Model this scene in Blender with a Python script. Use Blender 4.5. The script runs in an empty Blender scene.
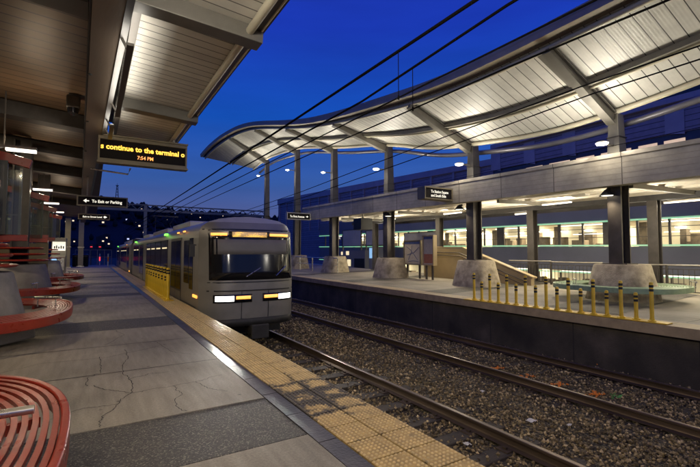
import bpy, math, random
from mathutils import Vector, Matrix
random.seed(7)
R = math.radians
sc = bpy.context.scene
COL = sc.collection

# ------------------------------------------------------------------ materials
def mat(name, col, rough=.6, metal=0., var=.25, scale=6., bump=0., bscale=60., emit=None, estr=0., stretch=None, spec=.5, dark=None, dscale=1.2, dmix=(.5, .62)):
    m = bpy.data.materials.new(name); m.use_nodes = True
    nt = m.node_tree; N = nt.nodes; L = nt.links
    b = N['Principled BSDF']
    b.inputs['Roughness'].default_value = rough
    b.inputs['Metallic'].default_value = metal
    b.inputs['Specular IOR Level'].default_value = spec
    tc = N.new('ShaderNodeTexCoord'); vec = tc.outputs['Object']
    if stretch:
        mp = N.new('ShaderNodeMapping'); mp.inputs['Scale'].default_value = stretch
        L.new(vec, mp.inputs['Vector']); vec = mp.outputs['Vector']
    n = N.new('ShaderNodeTexNoise'); n.inputs['Scale'].default_value = scale; n.inputs['Detail'].default_value = 6; n.inputs['Roughness'].default_value = .65
    L.new(vec, n.inputs['Vector'])
    r = N.new('ShaderNodeValToRGB')
    lo = [c*(1-var) for c in col]; hi = [min(1, c*(1+var)) for c in col]
    r.color_ramp.elements[0].position = .3; r.color_ramp.elements[1].position = .7
    r.color_ramp.elements[0].color = (*lo, 1); r.color_ramp.elements[1].color = (*hi, 1)
    L.new(n.outputs['Fac'], r.inputs['Fac'])
    out = r.outputs['Color']
    if dark:
        n2 = N.new('ShaderNodeTexNoise'); n2.inputs['Scale'].default_value = dscale; n2.inputs['Detail'].default_value = 8
        L.new(vec, n2.inputs['Vector'])
        r2 = N.new('ShaderNodeValToRGB'); r2.color_ramp.elements[0].position = dmix[0]; r2.color_ramp.elements[1].position = dmix[1]
        L.new(n2.outputs['Fac'], r2.inputs['Fac'])
        mx = N.new('ShaderNodeMix'); mx.data_type = 'RGBA'
        L.new(r2.outputs['Color'], mx.inputs['Factor']); L.new(out, mx.inputs[6]); mx.inputs[7].default_value = (*dark, 1)
        out = mx.outputs[2]
    L.new(out, b.inputs['Base Color'])
    rr = N.new('ShaderNodeMapRange'); rr.inputs['To Min'].default_value = max(.05, rough-.12); rr.inputs['To Max'].default_value = min(1, rough+.12)
    L.new(n.outputs['Fac'], rr.inputs['Value']); L.new(rr.outputs['Result'], b.inputs['Roughness'])
    if bump:
        n3 = N.new('ShaderNodeTexNoise'); n3.inputs['Scale'].default_value = bscale; n3.inputs['Detail'].default_value = 4
        L.new(vec, n3.inputs['Vector'])
        bp = N.new('ShaderNodeBump'); bp.inputs['Strength'].default_value = bump; bp.inputs['Distance'].default_value = .02
        L.new(n3.outputs['Fac'], bp.inputs['Height']); L.new(bp.outputs['Normal'], b.inputs['Normal'])
    if emit:
        b.inputs['Emission Color'].default_value = (*emit, 1); b.inputs['Emission Strength'].default_value = estr
    return m

def glow(name, col, s):
    m = mat(name, (.5, .5, .5), .5, 0, .1)
    b = m.node_tree.nodes['Principled BSDF']
    b.inputs['Emission Color'].default_value = (*col, 1); b.inputs['Emission Strength'].default_value = s
    return m

def seamed(name, col, period, axis='Y', width=.06, rough=.5, metal=0., depth=.35, var=.12, bumps=.5, scale=3., ribs=0):
    """panels with dark seams every `period` metres along an axis of object space"""
    m = mat(name, col, rough, metal, var, scale)
    nt = m.node_tree; N = nt.nodes; L = nt.links; b = N['Principled BSDF']
    tc = N.new('ShaderNodeTexCoord'); sx = N.new('ShaderNodeSeparateXYZ'); L.new(tc.outputs['Object'], sx.inputs[0])
    mul = N.new('ShaderNodeMath'); mul.operation = 'MULTIPLY'; mul.inputs[1].default_value = 1/period
    L.new(sx.outputs[axis], mul.inputs[0])
    fr = N.new('ShaderNodeMath'); fr.operation = 'FRACT'; L.new(mul.outputs[0], fr.inputs[0])
    lt = N.new('ShaderNodeMath'); lt.operation = 'LESS_THAN'; lt.inputs[1].default_value = width; L.new(fr.outputs[0], lt.inputs[0])
    # every panel its own slight tone
    fl = N.new('ShaderNodeMath'); fl.operation = 'FLOOR'; L.new(mul.outputs[0], fl.inputs[0])
    wn = N.new('ShaderNodeTexWhiteNoise'); wn.noise_dimensions = '1D'; L.new(fl.outputs[0], wn.inputs['W'])
    mr = N.new('ShaderNodeMapRange'); mr.inputs['To Min'].default_value = .86; mr.inputs['To Max'].default_value = 1.08; L.new(wn.outputs['Value'], mr.inputs['Value'])
    src = b.inputs['Base Color'].links[0].from_socket
    m1 = N.new('ShaderNodeVectorMath'); m1.operation = 'SCALE'; L.new(src, m1.inputs[0]); L.new(mr.outputs['Result'], m1.inputs['Scale'])
    mx = N.new('ShaderNodeMix'); mx.data_type = 'RGBA'
    L.new(lt.outputs[0], mx.inputs['Factor']); L.new(m1.outputs['Vector'], mx.inputs[6]); mx.inputs[7].default_value = (*[c*depth*.5 for c in col], 1)
    L.new(mx.outputs[2], b.inputs['Base Color'])
    bp = N.new('ShaderNodeBump'); bp.inputs['Strength'].default_value = bumps; bp.inputs['Distance'].default_value = .02; bp.invert = True
    h = lt.outputs[0]
    if ribs:
        s2 = N.new('ShaderNodeMath'); s2.operation = 'MULTIPLY'; s2.inputs[1].default_value = 2*math.pi*ribs/period; L.new(sx.outputs[axis], s2.inputs[0])
        sn = N.new('ShaderNodeMath'); sn.operation = 'SINE'; L.new(s2.outputs[0], sn.inputs[0])
        ma = N.new('ShaderNodeMath'); ma.operation = 'MULTIPLY_ADD'; ma.inputs[1].default_value = .10; L.new(sn.outputs[0], ma.inputs[0]); L.new(h, ma.inputs[2]); h = ma.outputs[0]
    L.new(h, bp.inputs['Height']); L.new(bp.outputs['Normal'], b.inputs['Normal'])
    return m

M = {}
def slab():
    m = mat('concrete_slab', (.295, .26, .205), .6, 0, .22, 1.6, .5, 170, dark=(.115, .10, .076), dscale=.8, dmix=(.42, .78))
    nt = m.node_tree; N = nt.nodes; L = nt.links; b = N['Principled BSDF']
    tc = N.new('ShaderNodeTexCoord'); n = N.new('ShaderNodeTexNoise'); n.inputs['Scale'].default_value = 55; n.inputs['Detail'].default_value = 6; n.inputs['Roughness'].default_value = .8; L.new(tc.outputs['Object'], n.inputs['Vector'])
    mr = N.new('ShaderNodeMapRange'); mr.inputs['From Min'].default_value = .3; mr.inputs['From Max'].default_value = .7; mr.inputs['To Min'].default_value = .62; mr.inputs['To Max'].default_value = 1.25; L.new(n.outputs['Fac'], mr.inputs['Value'])
    mp = N.new('ShaderNodeMapping'); mp.inputs['Scale'].default_value = (6, .7, 1); L.new(tc.outputs['Object'], mp.inputs['Vector'])
    n2 = N.new('ShaderNodeTexNoise'); n2.inputs['Scale'].default_value = 2.2; n2.inputs['Detail'].default_value = 7; L.new(mp.outputs[0], n2.inputs['Vector'])
    m2 = N.new('ShaderNodeMapRange'); m2.inputs['From Min'].default_value = .3; m2.inputs['From Max'].default_value = .7; m2.inputs['To Min'].default_value = .8; m2.inputs['To Max'].default_value = 1.15; L.new(n2.outputs['Fac'], m2.inputs['Value'])
    mm = N.new('ShaderNodeMath'); mm.operation = 'MULTIPLY'; L.new(mr.outputs[0], mm.inputs[0]); L.new(m2.outputs[0], mm.inputs[1])
    src = b.inputs['Base Color'].links[0].from_socket
    vo = N.new('ShaderNodeTexVoronoi'); vo.inputs['Scale'].default_value = 3.4; L.new(tc.outputs['Object'], vo.inputs['Vector'])
    sp = N.new('ShaderNodeMapRange'); sp.inputs['From Min'].default_value = .05; sp.inputs['From Max'].default_value = .085; sp.inputs['To Min'].default_value = .45; sp.inputs['To Max'].default_value = 1; L.new(vo.outputs['Distance'], sp.inputs['Value'])
    m5 = N.new('ShaderNodeMath'); m5.operation = 'MULTIPLY'; L.new(mm.outputs[0], m5.inputs[0]); L.new(sp.outputs[0], m5.inputs[1])
    v = N.new('ShaderNodeVectorMath'); v.operation = 'SCALE'; L.new(src, v.inputs[0]); L.new(m5.outputs[0], v.inputs['Scale']); L.new(v.outputs['Vector'], b.inputs['Base Color'])
    return m
M['slab'] = slab()
def aggregate():
    m = mat('aggregate_asphalt', (.040, .036, .030), .6, 0, .5, 3., .7, 110)
    nt = m.node_tree; N = nt.nodes; L = nt.links; b = N['Principled BSDF']
    tc = N.new('ShaderNodeTexCoord'); v = N.new('ShaderNodeTexVoronoi'); v.inputs['Scale'].default_value = 105; L.new(tc.outputs['Object'], v.inputs['Vector'])
    sx = N.new('ShaderNodeSeparateColor'); L.new(v.outputs['Color'], sx.inputs[0])
    r = N.new('ShaderNodeValToRGB'); r.color_ramp.interpolation = 'CONSTANT'; e = r.color_ramp.elements
    e[0].position = 0; e[0].color = (0, 0, 0, 1); e[1].position = .72; e[1].color = (.25, .25, .25, 1)
    k = e.new(.9); k.color = (.6, .6, .6, 1)
    L.new(sx.outputs[0], r.inputs['Fac'])
    mx = N.new('ShaderNodeMix'); mx.data_type = 'RGBA'; src = b.inputs['Base Color'].links[0].from_socket
    L.new(r.outputs['Color'], mx.inputs['Factor']); L.new(src, mx.inputs[6]); mx.inputs[7].default_value = (.27, .24, .19, 1); L.new(mx.outputs[2], b.inputs['Base Color'])
    return m
M['asphalt'] = aggregate()
M['joint'] = mat('joint_sealant', (.03, .027, .024), .8, 0, .3, 20)
M['border'] = mat('slate_border', (.06, .054, .05), .36, 0, .5, 3.5, .3, 40, dark=(.03, .028, .03), dscale=3., dmix=(.45, .6))
M['tactile'] = mat('yellow_tactile_tile', (.40, .275, .10), .55, 0, .35, 7, .2, 80)
M['dome'] = mat('pale_dome_top', (.62, .47, .22), .5, 0, .3, 9)  # domes paler than the tiles they stand on
def grime(m, dark):
    # grime packed in the seams between tiles, heavy on a few worn tiles
    nt = m.node_tree; N = nt.nodes; L = nt.links; b = N['Principled BSDF']
    def mth(op, a, c=None, d=None):
        n = N.new('ShaderNodeMath'); n.operation = op
        for i, q in enumerate((a, c, d)):
            if q is None: continue
            if isinstance(q, (int, float)): n.inputs[i].default_value = q
            else: L.new(q, n.inputs[i])
        return n.outputs[0]
    tc = N.new('ShaderNodeTexCoord'); sx = N.new('ShaderNodeSeparateXYZ'); L.new(tc.outputs['Object'], sx.inputs[0])
    fx = mth('ABSOLUTE', mth('SUBTRACT', mth('FRACT', mth('MULTIPLY', mth('SUBTRACT', sx.outputs['X'], 1.617), 1/.305)), .5))
    fy = mth('ABSOLUTE', mth('SUBTRACT', mth('FRACT', mth('MULTIPLY', mth('ADD', sx.outputs['Y'], 4), 1/.303)), .5))
    d = mth('MULTIPLY', mth('MAXIMUM', fx, fy), 2)
    n = N.new('ShaderNodeTexNoise'); n.inputs['Scale'].default_value = 11; n.inputs['Detail'].default_value = 6; n.inputs['Roughness'].default_value = .7; L.new(tc.outputs['Object'], n.inputs['Vector'])
    n2 = N.new('ShaderNodeTexNoise'); n2.inputs['Scale'].default_value = .9; n2.inputs['Detail'].default_value = 2; L.new(tc.outputs['Object'], n2.inputs['Vector'])
    win = mth('MAXIMUM', mth('SUBTRACT', 1, mth('MULTIPLY', mth('ABSOLUTE', mth('SUBTRACT', sx.outputs['Y'], 3.75)), 1.25)), 0)
    g = mth('ADD', mth('ADD', mth('MULTIPLY', d, .42), mth('MULTIPLY', n.outputs['Fac'], 1.0)), mth('ADD', mth('MULTIPLY', win, .40), mth('MULTIPLY', n2.outputs['Fac'], .5)))
    mr = N.new('ShaderNodeMapRange'); mr.inputs['From Min'].default_value = 1.20; mr.inputs['From Max'].default_value = 1.36; L.new(g, mr.inputs['Value'])
    mx = N.new('ShaderNodeMix'); mx.data_type = 'RGBA'; src = b.inputs['Base Color'].links[0].from_socket
    L.new(mr.outputs[0], mx.inputs['Factor']); L.new(src, mx.inputs[6]); mx.inputs[7].default_value = (*dark, 1); L.new(mx.outputs[2], b.inputs['Base Color'])
grime(M['tactile'], (.035, .029, .02)); grime(M['dome'], (.13, .11, .075))
M['tactile_far'] = mat('pale_tactile_tile', (.42, .32, .17), .6, 0, .25, 3, .15, 60)
M['edge_conc'] = mat('dark_concrete', (.085, .070, .052), .85, 0, .4, 2., .4, 30, dark=(.030, .026, .02), dscale=.8, dmix=(.42, .7))
M['ground'] = mat('dark_earth', (.05, .043, .034), .9, 0, .5, 3., .5, 30)
def bed():
    m = bpy.data.materials.new('ballast_bed'); m.use_nodes = True
    nt = m.node_tree; N = nt.nodes; L = nt.links; b = N['Principled BSDF']; b.inputs['Roughness'].default_value = .9
    tc = N.new('ShaderNodeTexCoord'); v = N.new('ShaderNodeTexVoronoi'); v.inputs['Scale'].default_value = 26; L.new(tc.outputs['Object'], v.inputs['Vector'])
    sc_ = N.new('ShaderNodeSeparateColor'); L.new(v.outputs['Color'], sc_.inputs[0])
    r = N.new('ShaderNodeValToRGB'); e = r.color_ramp.elements; e[0].color = (.035, .026, .013, 1); e[1].color = (.30, .235, .125, 1); L.new(sc_.outputs[0], r.inputs['Fac'])
    mr = N.new('ShaderNodeMapRange'); mr.inputs['From Min'].default_value = .25; mr.inputs['From Max'].default_value = .7; mr.inputs['To Min'].default_value = 1; mr.inputs['To Max'].default_value = .15; L.new(v.outputs['Distance'], mr.inputs['Value'])  # cells darken towards their edges: shade painted between the stones
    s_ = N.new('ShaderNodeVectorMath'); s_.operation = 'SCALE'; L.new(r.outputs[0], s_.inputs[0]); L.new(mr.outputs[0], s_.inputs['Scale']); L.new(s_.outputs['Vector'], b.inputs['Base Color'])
    bp = N.new('ShaderNodeBump'); bp.inputs['Strength'].default_value = 1; bp.inputs['Distance'].default_value = .03; bp.invert = True
    L.new(v.outputs['Distance'], bp.inputs['Height']); L.new(bp.outputs['Normal'], b.inputs['Normal'])
    return m
M['ballast'] = bed()
def stones():
    m = mat('ballast_stone', (.15, .115, .078), .8, 0, .25, 20, .3, 120)
    nt = m.node_tree; N = nt.nodes; L = nt.links; b = N['Principled BSDF']
    g = N.new('ShaderNodeNewGeometry'); r = N.new('ShaderNodeValToRGB')
    e = r.color_ramp.elements; e[0].position = 0; e[0].color = (.05, .036, .020, 1); e[1].position = 1; e[1].color = (.66, .50, .26, 1)
    k = e.new(.55); k.color = (.18, .13, .055, 1); k = e.new(.85); k.color = (.36, .265, .125, 1)
    L.new(g.outputs['Random Per Island'], r.inputs['Fac']); L.new(r.outputs['Color'], b.inputs['Base Color'])
    return m
M['stone'] = stones()
M['rail'] = mat('rail_steel', (.14, .10, .07), .38, .7, .35, 4, stretch=(1, .15, 1))
M['railtop'] = mat('rail_head_steel', (.50, .42, .34), .26, .9, .2, 4, stretch=(1, .1, 1))
M['tie'] = mat('timber_tie', (.045, .034, .022), .8, 0, .5, 5, .6, 20, stretch=(1, 6, 1))
M['tieplate'] = mat('rusty_plate', (.10, .07, .045), .6, .6, .4, 12)
M['brown'] = seamed('brown_soffit', (.15, .098, .06), .28, 'Y', .10, .42, .15, .12, .08, .8, 1.)
M['girder'] = mat('brown_girder', (.115, .083, .058), .45, .2, .25, 1.5, .1, 30, stretch=(1, .25, 1))
M['beamdark'] = mat('dark_crossbeam', (.05, .045, .042), .5, .3, .3, 3)
M['deck'] = seamed('pale_metal_deck', (.62, .60, .54), .30, 'Y', .075, .5, .05, .22, .10, .5, 2.5, ribs=4)
M['deckl'] = seamed('pale_metal_wing', (.66, .63, .56), .20, 'Y', .10, .5, 0, .4, .10, .6, 2.5)
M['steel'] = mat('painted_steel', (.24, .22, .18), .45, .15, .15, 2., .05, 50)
M['pipe'] = mat('pale_painted_pipe', (.58, .53, .40), .40, 0, .05, 1.)
M['edgecap'] = mat('warm_grey_edge', (.42, .36, .26), .55, 0, .12, 2.)
M['gutter'] = mat('gutter_steel', (.20, .19, .21), .35, .3, .1, 2.)
M['rafter'] = mat('grey_rafter', (.16, .148, .125), .45, .15, .15, 2.)
M['boardline'] = mat('board_groove', (.27, .24, .185), .8, 0, .2, 3.)
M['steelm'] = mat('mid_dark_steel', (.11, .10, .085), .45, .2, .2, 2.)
M['steeld'] = mat('dark_painted_steel', (.085, .074, .064), .42, .4, .3, 2.)
M['fascia'] = seamed('board_marked_concrete', (.46, .41, .32), 2.05, 'Y', .012, .7, 0, .4, .25, .4, 1.6)
M['ped'] = mat('cast_concrete', (.38, .32, .225), .8, 0, .25, 7, .6, 45, dark=(.15, .12, .08), dscale=2.6, dmix=(.47, .70))
M['pedl'] = mat('grey_concrete', (.20, .185, .17), .75, 0, .25, 4, .35, 60, dark=(.11, .10, .095), dscale=1.6, dmix=(.5, .72))
M['red'] = mat('red_enamel', (.24, .020, .007), .30, 0, .15, 5, .05, 90, dark=(.2, .018, .008), dscale=4, dmix=(.5, .75))
M['teal'] = mat('pale_teal_enamel', (.27, .38, .23), .42, .1, .2, 5, .05, 90)
M['chrome'] = mat('brushed_steel', (.55, .52, .47), .28, .9, .1, 8)
M['yellow'] = mat('yellow_plastic', (.74, .48, .012), .42, 0, .15, 4, .05, 60)
M['black'] = mat('black_plastic', (.018, .018, .018), .45, 0, .3, 6)
M['blackgl'] = mat('black_glass', (.010, .010, .012), .08, 0, .2, 2, spec=.6)
M['trainbody'] = mat('train_silver', (.25, .235, .21), .40, .25, .14, 1.2, .03, 10, stretch=(1, .15, 1), dark=(.15, .138, .118), dscale=1.4, dmix=(.50, .85))
M['trainroof'] = mat('train_roof', (.45, .43, .40), .42, .25, .15, 1.2, stretch=(1, .2, 1))
M['traindark'] = mat('train_underframe', (.035, .033, .03), .6, .2, .4, 3)
M['seatback'] = mat('grey_blind', (.16, .15, .145), .6, 0, .12, 3)
M['bldg'] = seamed('corrugated_wall', (.30, .26, .34), .35, 'Z', .14, .5, .2, .65, .15, .5)
M['bldgband'] = mat('cladding_band', (.38, .34, .42), .45, .2, .15, .6)
M['bldgdark'] = mat('dark_glazing', (.05, .05, .09), .2, 0, .3, .5)  # dark glass of the window bands
M['greyblue'] = mat('grey_blue_wall', (.16, .165, .20), .6, 0, .12, .5)
M['cream'] = mat('glowing_cream_wall', (.66, .61, .47), .7, 0, .15, 1., emit=(1, .83, .48), estr=.12)  # faint emission on the rear wall stands in for room light
M['clutter'] = mat('dim_furniture', (.14, .11, .08), .6, 0, .6, 2)
M['panelw'] = mat('pale_blind_panel', (.50, .46, .38), .7, 0, .10, 1.2)
M['ceil'] = mat('pale_precast', (.62, .56, .45), .65, 0, .15, .7)
M['tan'] = mat('tan_panel', (.40, .31, .17), .6, 0, .15, 1.)
M['olive'] = mat('olive_panel', (.115, .09, .05), .6, 0, .2, 1.5)
M['hill'] = mat('dark_hillside', (.020, .019, .014), .95, 0, .5, .02)
M['forest'] = mat('dark_forest', (.022, .022, .014), .95, 0, .6, .05)
M['house'] = mat('dim_house', (.05, .045, .045), .9, 0, .3, .1)
M['signframe'] = mat('bronze_sign_frame', (.20, .165, .105), .55, .2, .15, 4)
M['signback'] = mat('sign_face_black', (.012, .009, .008), .75, 0, .2, 4, spec=.2)
M['paper'] = mat('paper_scrap', (.6, .57, .5), .8, 0, .2, 9)
M['orange'] = mat('orange_paint', (.95, .24, .02), .6, 0, .35, 18)
M['greenp'] = mat('green_paint', (.10, .38, .08), .6, 0, .4, 18)
M['wire'] = mat('dark_cable', (.012, .011, .010), .9, 0, .2, 3, spec=0.)
M['mapface'] = mat('map_paper', (.50, .44, .33), .5, 0, .12, 6)
M['mapblue'] = mat('map_ink_blue', (.10, .13, .25), .5, 0, .3, 9)
M['mapred'] = mat('map_ink_rust', (.38, .14, .07), .5, 0, .2, 6)
M['poster'] = mat('dark_poster', (.020, .022, .030), .25, 0, .6, 3)
M['posterp'] = mat('poster_pale_shape', (.34, .24, .22), .3, 0, .5, 5)
M['bin'] = mat('bin_metal', (.02, .02, .022), .4, .3, .3, 5)
M['backwall'] = seamed('dim_block_wall', (.11, .10, .09), .2, 'Z', .08, .8, 0, .5, .25, .3)
# lights that are seen
M['lamp'] = glow('lamp_lens', (1, .93, .76), 6.)
M['tube'] = glow('lamp_tube', (1, .93, .78), 1.5)
M['led'] = glow('led_amber', (1, .50, .015), 1.0)
M['ledr'] = glow('led_orange', (1, .30, .03), .8)
M['dest'] = glow('destination_amber', (1, .50, .02), .5)
def destmat():
    m = glow('destination_matrix', (1, .50, .02), .9)
    nt = m.node_tree; N = nt.nodes; L = nt.links; b = N['Principled BSDF']
    tc = N.new('ShaderNodeTexCoord'); v = N.new('ShaderNodeTexVoronoi'); v.inputs['Scale'].default_value = 34; v.inputs['Randomness'].default_value = .25; L.new(tc.outputs['Object'], v.inputs['Vector'])
    mr = N.new('ShaderNodeMapRange'); mr.inputs['From Min'].default_value = .25; mr.inputs['From Max'].default_value = .5; mr.inputs['To Min'].default_value = 1.1; mr.inputs['To Max'].default_value = .15; L.new(v.outputs['Distance'], mr.inputs['Value'])
    L.new(mr.outputs[0], b.inputs['Emission Strength']); b.inputs['Base Color'].links and None
    return m
M['destmat'] = destmat()
M['amber'] = glow('amber_marker', (1, .36, .03), 1.0)
M['head'] = glow('headlight_lens', (1, .97, .9), 2.2)
M['green'] = glow('door_light_green', (.18, 1, .06), 1.1)
M['greentube'] = glow('green_edge_light', (.30, .90, .42), .30)
M['signtext'] = glow('sign_text_lit', (1, .93, .74), .5)
M['winlit'] = glow('lit_window', (1, .82, .45), .45)
M['peach'] = glow('peach_window', (1, .70, .42), .32)
M['houselit'] = glow('house_window_lit', (1, .75, .45), .6)
M['housecool'] = glow('house_window_cool', (.6, .65, 1), .5)
M['redlamp'] = glow('red_signal', (1, .04, .03), .7)
M['screen'] = glow('blue_screen', (.25, .55, .9), .4)
def glass():
    m = bpy.data.materials.new('screen_glass'); m.use_nodes = True
    nt = m.node_tree; N = nt.nodes; L = nt.links; N.remove(N['Principled BSDF'])
    t = N.new('ShaderNodeBsdfTransparent'); t.inputs['Color'].default_value = (.80, .84, .80, 1)
    g = N.new('ShaderNodeBsdfGlossy'); g.inputs['Roughness'].default_value = .06; g.inputs['Color'].default_value = (.9, .9, .9, 1)
    f = N.new('ShaderNodeFresnel'); f.inputs['IOR'].default_value = 1.5
    n = N.new('ShaderNodeTexNoise'); n.inputs['Scale'].default_value = 2.
    d = N.new('ShaderNodeBsdfDiffuse'); d.inputs['Color'].default_value = (.3, .3, .27, 1)
    mr = N.new('ShaderNodeMapRange'); mr.inputs['To Min'].default_value = .04; mr.inputs['To Max'].default_value = .2
    L.new(n.outputs['Fac'], mr.inputs['Value'])
    mx0 = N.new('ShaderNodeMixShader'); L.new(mr.outputs['Result'], mx0.inputs[0]); L.new(t.outputs[0], mx0.inputs[1]); L.new(d.outputs[0], mx0.inputs[2])
    mx = N.new('ShaderNodeMixShader'); L.new(f.outputs[0], mx.inputs[0]); L.new(mx0.outputs[0], mx.inputs[1]); L.new(g.outputs[0], mx.inputs[2])
    L.new(mx.outputs[0], N['Material Output'].inputs['Surface'])
    return m
M['glass'] = glass()

# ------------------------------------------------------------------ mesh builder (world coordinates)
def root_loc(o):
    v = Vector((0, 0, 0))
    while o is not None:
        v += o.location; o = o.parent
    return v

class MB:
    def __init__(s): s.v = []; s.f = []; s.m = []; s.mi = 0
    def add(s, vs, fs):
        b = len(s.v); s.v += [tuple(x) for x in vs]; s.f += [tuple(b+i for i in f) for f in fs]; s.m += [s.mi]*len(fs); return s
    def box(s, x0, x1, y0, y1, z0, z1, bev=0.):
        if x0 > x1: x0, x1 = x1, x0
        if y0 > y1: y0, y1 = y1, y0
        if z0 > z1: z0, z1 = z1, z0
        return s.hexa([(x0, y0, z0), (x1, y0, z0), (x1, y1, z0), (x0, y1, z0), (x0, y0, z1), (x1, y0, z1), (x1, y1, z1), (x0, y1, z1)])
    def hexa(s, p):
        return s.add(p, [(0, 3, 2, 1), (4, 5, 6, 7), (0, 1, 5, 4), (1, 2, 6, 5), (2, 3, 7, 6), (3, 0, 4, 7)])
    def bar(s, a, b, w, h, up=(0, 0, 1)):
        a = Vector(a); b = Vector(b); d = (b-a).normalized(); u = Vector(up)
        r = d.cross(u)
        if r.length < 1e-4: r = d.cross(Vector((1, 0, 0)))
        r.normalize(); u = r.cross(d).normalized()
        r *= w/2; u *= h/2
        return s.hexa([a-r-u, a+r-u, b+r-u, b-r-u, a-r+u, a+r+u, b+r+u, b-r+u])
    def tube(s, pts, rad, n=8, cap=True, closed=False):
        pts = [Vector(p) for p in pts]; rs = rad if isinstance(rad, (list, tuple)) else [rad]*len(pts)
        vs = []; fs = []; k = len(pts)
        for i, p in enumerate(pts):
            if closed: d = pts[(i+1) % k]-pts[i-1]
            else: d = pts[min(i+1, k-1)]-pts[max(i-1, 0)]
            d.normalize(); ref = Vector((0, 0, 1)) if abs(d.z) < .95 else Vector((1, 0, 0))
            r = d.cross(ref).normalized(); u = r.cross(d)
            for j in range(n):
                a = 2*math.pi*j/n; vs.append(p+(r*math.cos(a)+u*math.sin(a))*rs[i])
        for i in range(k if closed else k-1):
            for j in range(n):
                i2 = (i+1) % k
                fs.append((i*n+j, i*n+(j+1) % n, i2*n+(j+1) % n, i2*n+j))
        if cap and not closed:
            fs.append(tuple(range(n))[::-1]); fs.append(tuple((k-1)*n+j for j in range(n)))
        return s.add(vs, fs)
    def lathe(s, prof, cx, cy, n=20, sx=1, sy=1, pw=2.):
        vs = []; fs = []
        for r, z in prof:
            for j in range(n):
                a = 2*math.pi*j/n; c, d = math.cos(a), math.sin(a)
                x = math.copysign(abs(c)**(2/pw), c); y = math.copysign(abs(d)**(2/pw), d)
                vs.append((cx+r*sx*x, cy+r*sy*y, z))
        k = len(prof)
        for i in range(k-1):
            for j in range(n): fs.append((i*n+j, i*n+(j+1) % n, (i+1)*n+(j+1) % n, (i+1)*n+j))
        fs.append(tuple(range(n))[::-1]); fs.append(tuple((k-1)*n+j for j in range(n)))
        return s.add(vs, fs)
    def grid(s, rows):
        w = len(rows[0]); vs = [p for r in rows for p in r]; fs = []
        for i in range(len(rows)-1):
            for j in range(w-1): fs.append((i*w+j, i*w+j+1, (i+1)*w+j+1, (i+1)*w+j))
        return s.add(vs, fs)
    def prism(s, poly, axis, a, b):
        """poly of 2-d points extruded along axis from a to b"""
        def P(p, t): return (t, p[0], p[1]) if axis == 'x' else (p[0], t, p[1]) if axis == 'y' else (p[0], p[1], t)
        n = len(poly); vs = [P(p, a) for p in poly]+[P(p, b) for p in poly]
        fs = [tuple(range(n))[::-1], tuple(range(n, 2*n))]+[(i, (i+1) % n, n+(i+1) % n, n+i) for i in range(n)]
        return s.add(vs, fs)
    def text(s, body, org, u, v, height, width=None, bold=0.):
        cu = bpy.data.curves.new('lettering', 'FONT'); cu.body = body; cu.size = 1.; cu.offset = bold; cu.resolution_u = 2
        ob = bpy.data.objects.new('lettering', cu); COL.objects.link(ob)
        me = bpy.data.meshes.new_from_object(ob.evaluated_get(bpy.context.evaluated_depsgraph_get()))
        xs = [q.co.x for q in me.vertices]; w = max(xs)-min(xs); x0 = min(xs)
        sx = (width/w) if width else height; u = Vector(u); v = Vector(v); o = Vector(org)
        s.add([o+u*(q.co.x-x0)*sx+v*q.co.y*height for q in me.vertices], [tuple(p.vertices) for p in me.polygons])
        bpy.data.objects.remove(ob); bpy.data.curves.remove(cu); bpy.data.meshes.remove(me)
        return s
    def build(s, name, mats, parent=None, origin=None, smooth=False, bevel=0.):
        o = Vector(origin) if origin is not None else (root_loc(parent) if parent is not None else Vector((0, 0, 0)))
        me = bpy.data.meshes.new(name)
        me.from_pydata([tuple(Vector(p)-o) for p in s.v], [], s.f)
        for k in (mats if isinstance(mats, (list, tuple)) else [mats]): me.materials.append(M[k] if isinstance(k, str) else k)
        if any(s.m):
            for p, i in zip(me.polygons, s.m): p.material_index = i
        if smooth:
            for p in me.polygons: p.use_smooth = True
            me.set_sharp_from_angle(angle=R(38))
        me.update()
        ob = bpy.data.objects.new(name, me); COL.objects.link(ob)
        if parent is not None: ob.parent = parent; ob.location = o-root_loc(parent)
        else: ob.location = o
        if bevel:
            b = ob.modifiers.new('soft_edge', 'BEVEL'); b.width = bevel; b.segments = 2; b.limit_method = 'ANGLE'; b.angle_limit = R(50)
        return ob

def tag(o, label, cat, group=None):
    o['label'] = label; o['category'] = cat
    if group: o['group'] = group
    return o
def thing(name, loc, label, cat, group=None):
    o = bpy.data.objects.new(name, None); COL.objects.link(o); o.location = loc; o.empty_display_size = .2
    return tag(o, label, cat, group)
def struct(o, kind='structure'): o['kind'] = kind; return o
def dup(root, loc, label, group=None):
    def rec(o, par):
        c = o.copy(); COL.objects.link(c)
        if par is not None: c.parent = par; c.matrix_parent_inverse = o.matrix_parent_inverse.copy()
        for ch in list(o.children): rec(ch, c)
        return c
    c = rec(root, None); c.location = loc; c['label'] = label
    if group: c['group'] = group
    return c
def light(kind, name, loc, power, col=(1, .85, .62), size=.3, target=None, spot=None, blend=.5, size_y=None):
    l = bpy.data.lights.new(name, kind); l.energy = power; l.color = col
    if kind == 'AREA':
        l.size = size
        if size_y: l.shape = 'RECTANGLE'; l.size_y = size_y
    elif kind in ('POINT', 'SPOT'): l.shadow_soft_size = size
    if kind == 'SPOT': l.spot_size = R(spot); l.spot_blend = blend
    o = bpy.data.objects.new(name, l); COL.objects.link(o); o.location = loc
    if target is not None:
        o.rotation_euler = (Vector(target)-Vector(loc)).to_track_quat('-Z', 'Y').to_euler()
    return o

# ------------------------------------------------------------------ camera, world
cam = bpy.data.cameras.new('camera'); cam.sensor_width = 36; cam.lens = 36*417/700; cam.clip_end = 6000; cam.clip_start = .05
co = bpy.data.objects.new('camera', cam); COL.objects.link(co); co.location = (0, 0, 1.4)
co.rotation_euler = (R(90+2.65), 0, R(-31.72)); sc.camera = co

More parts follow.
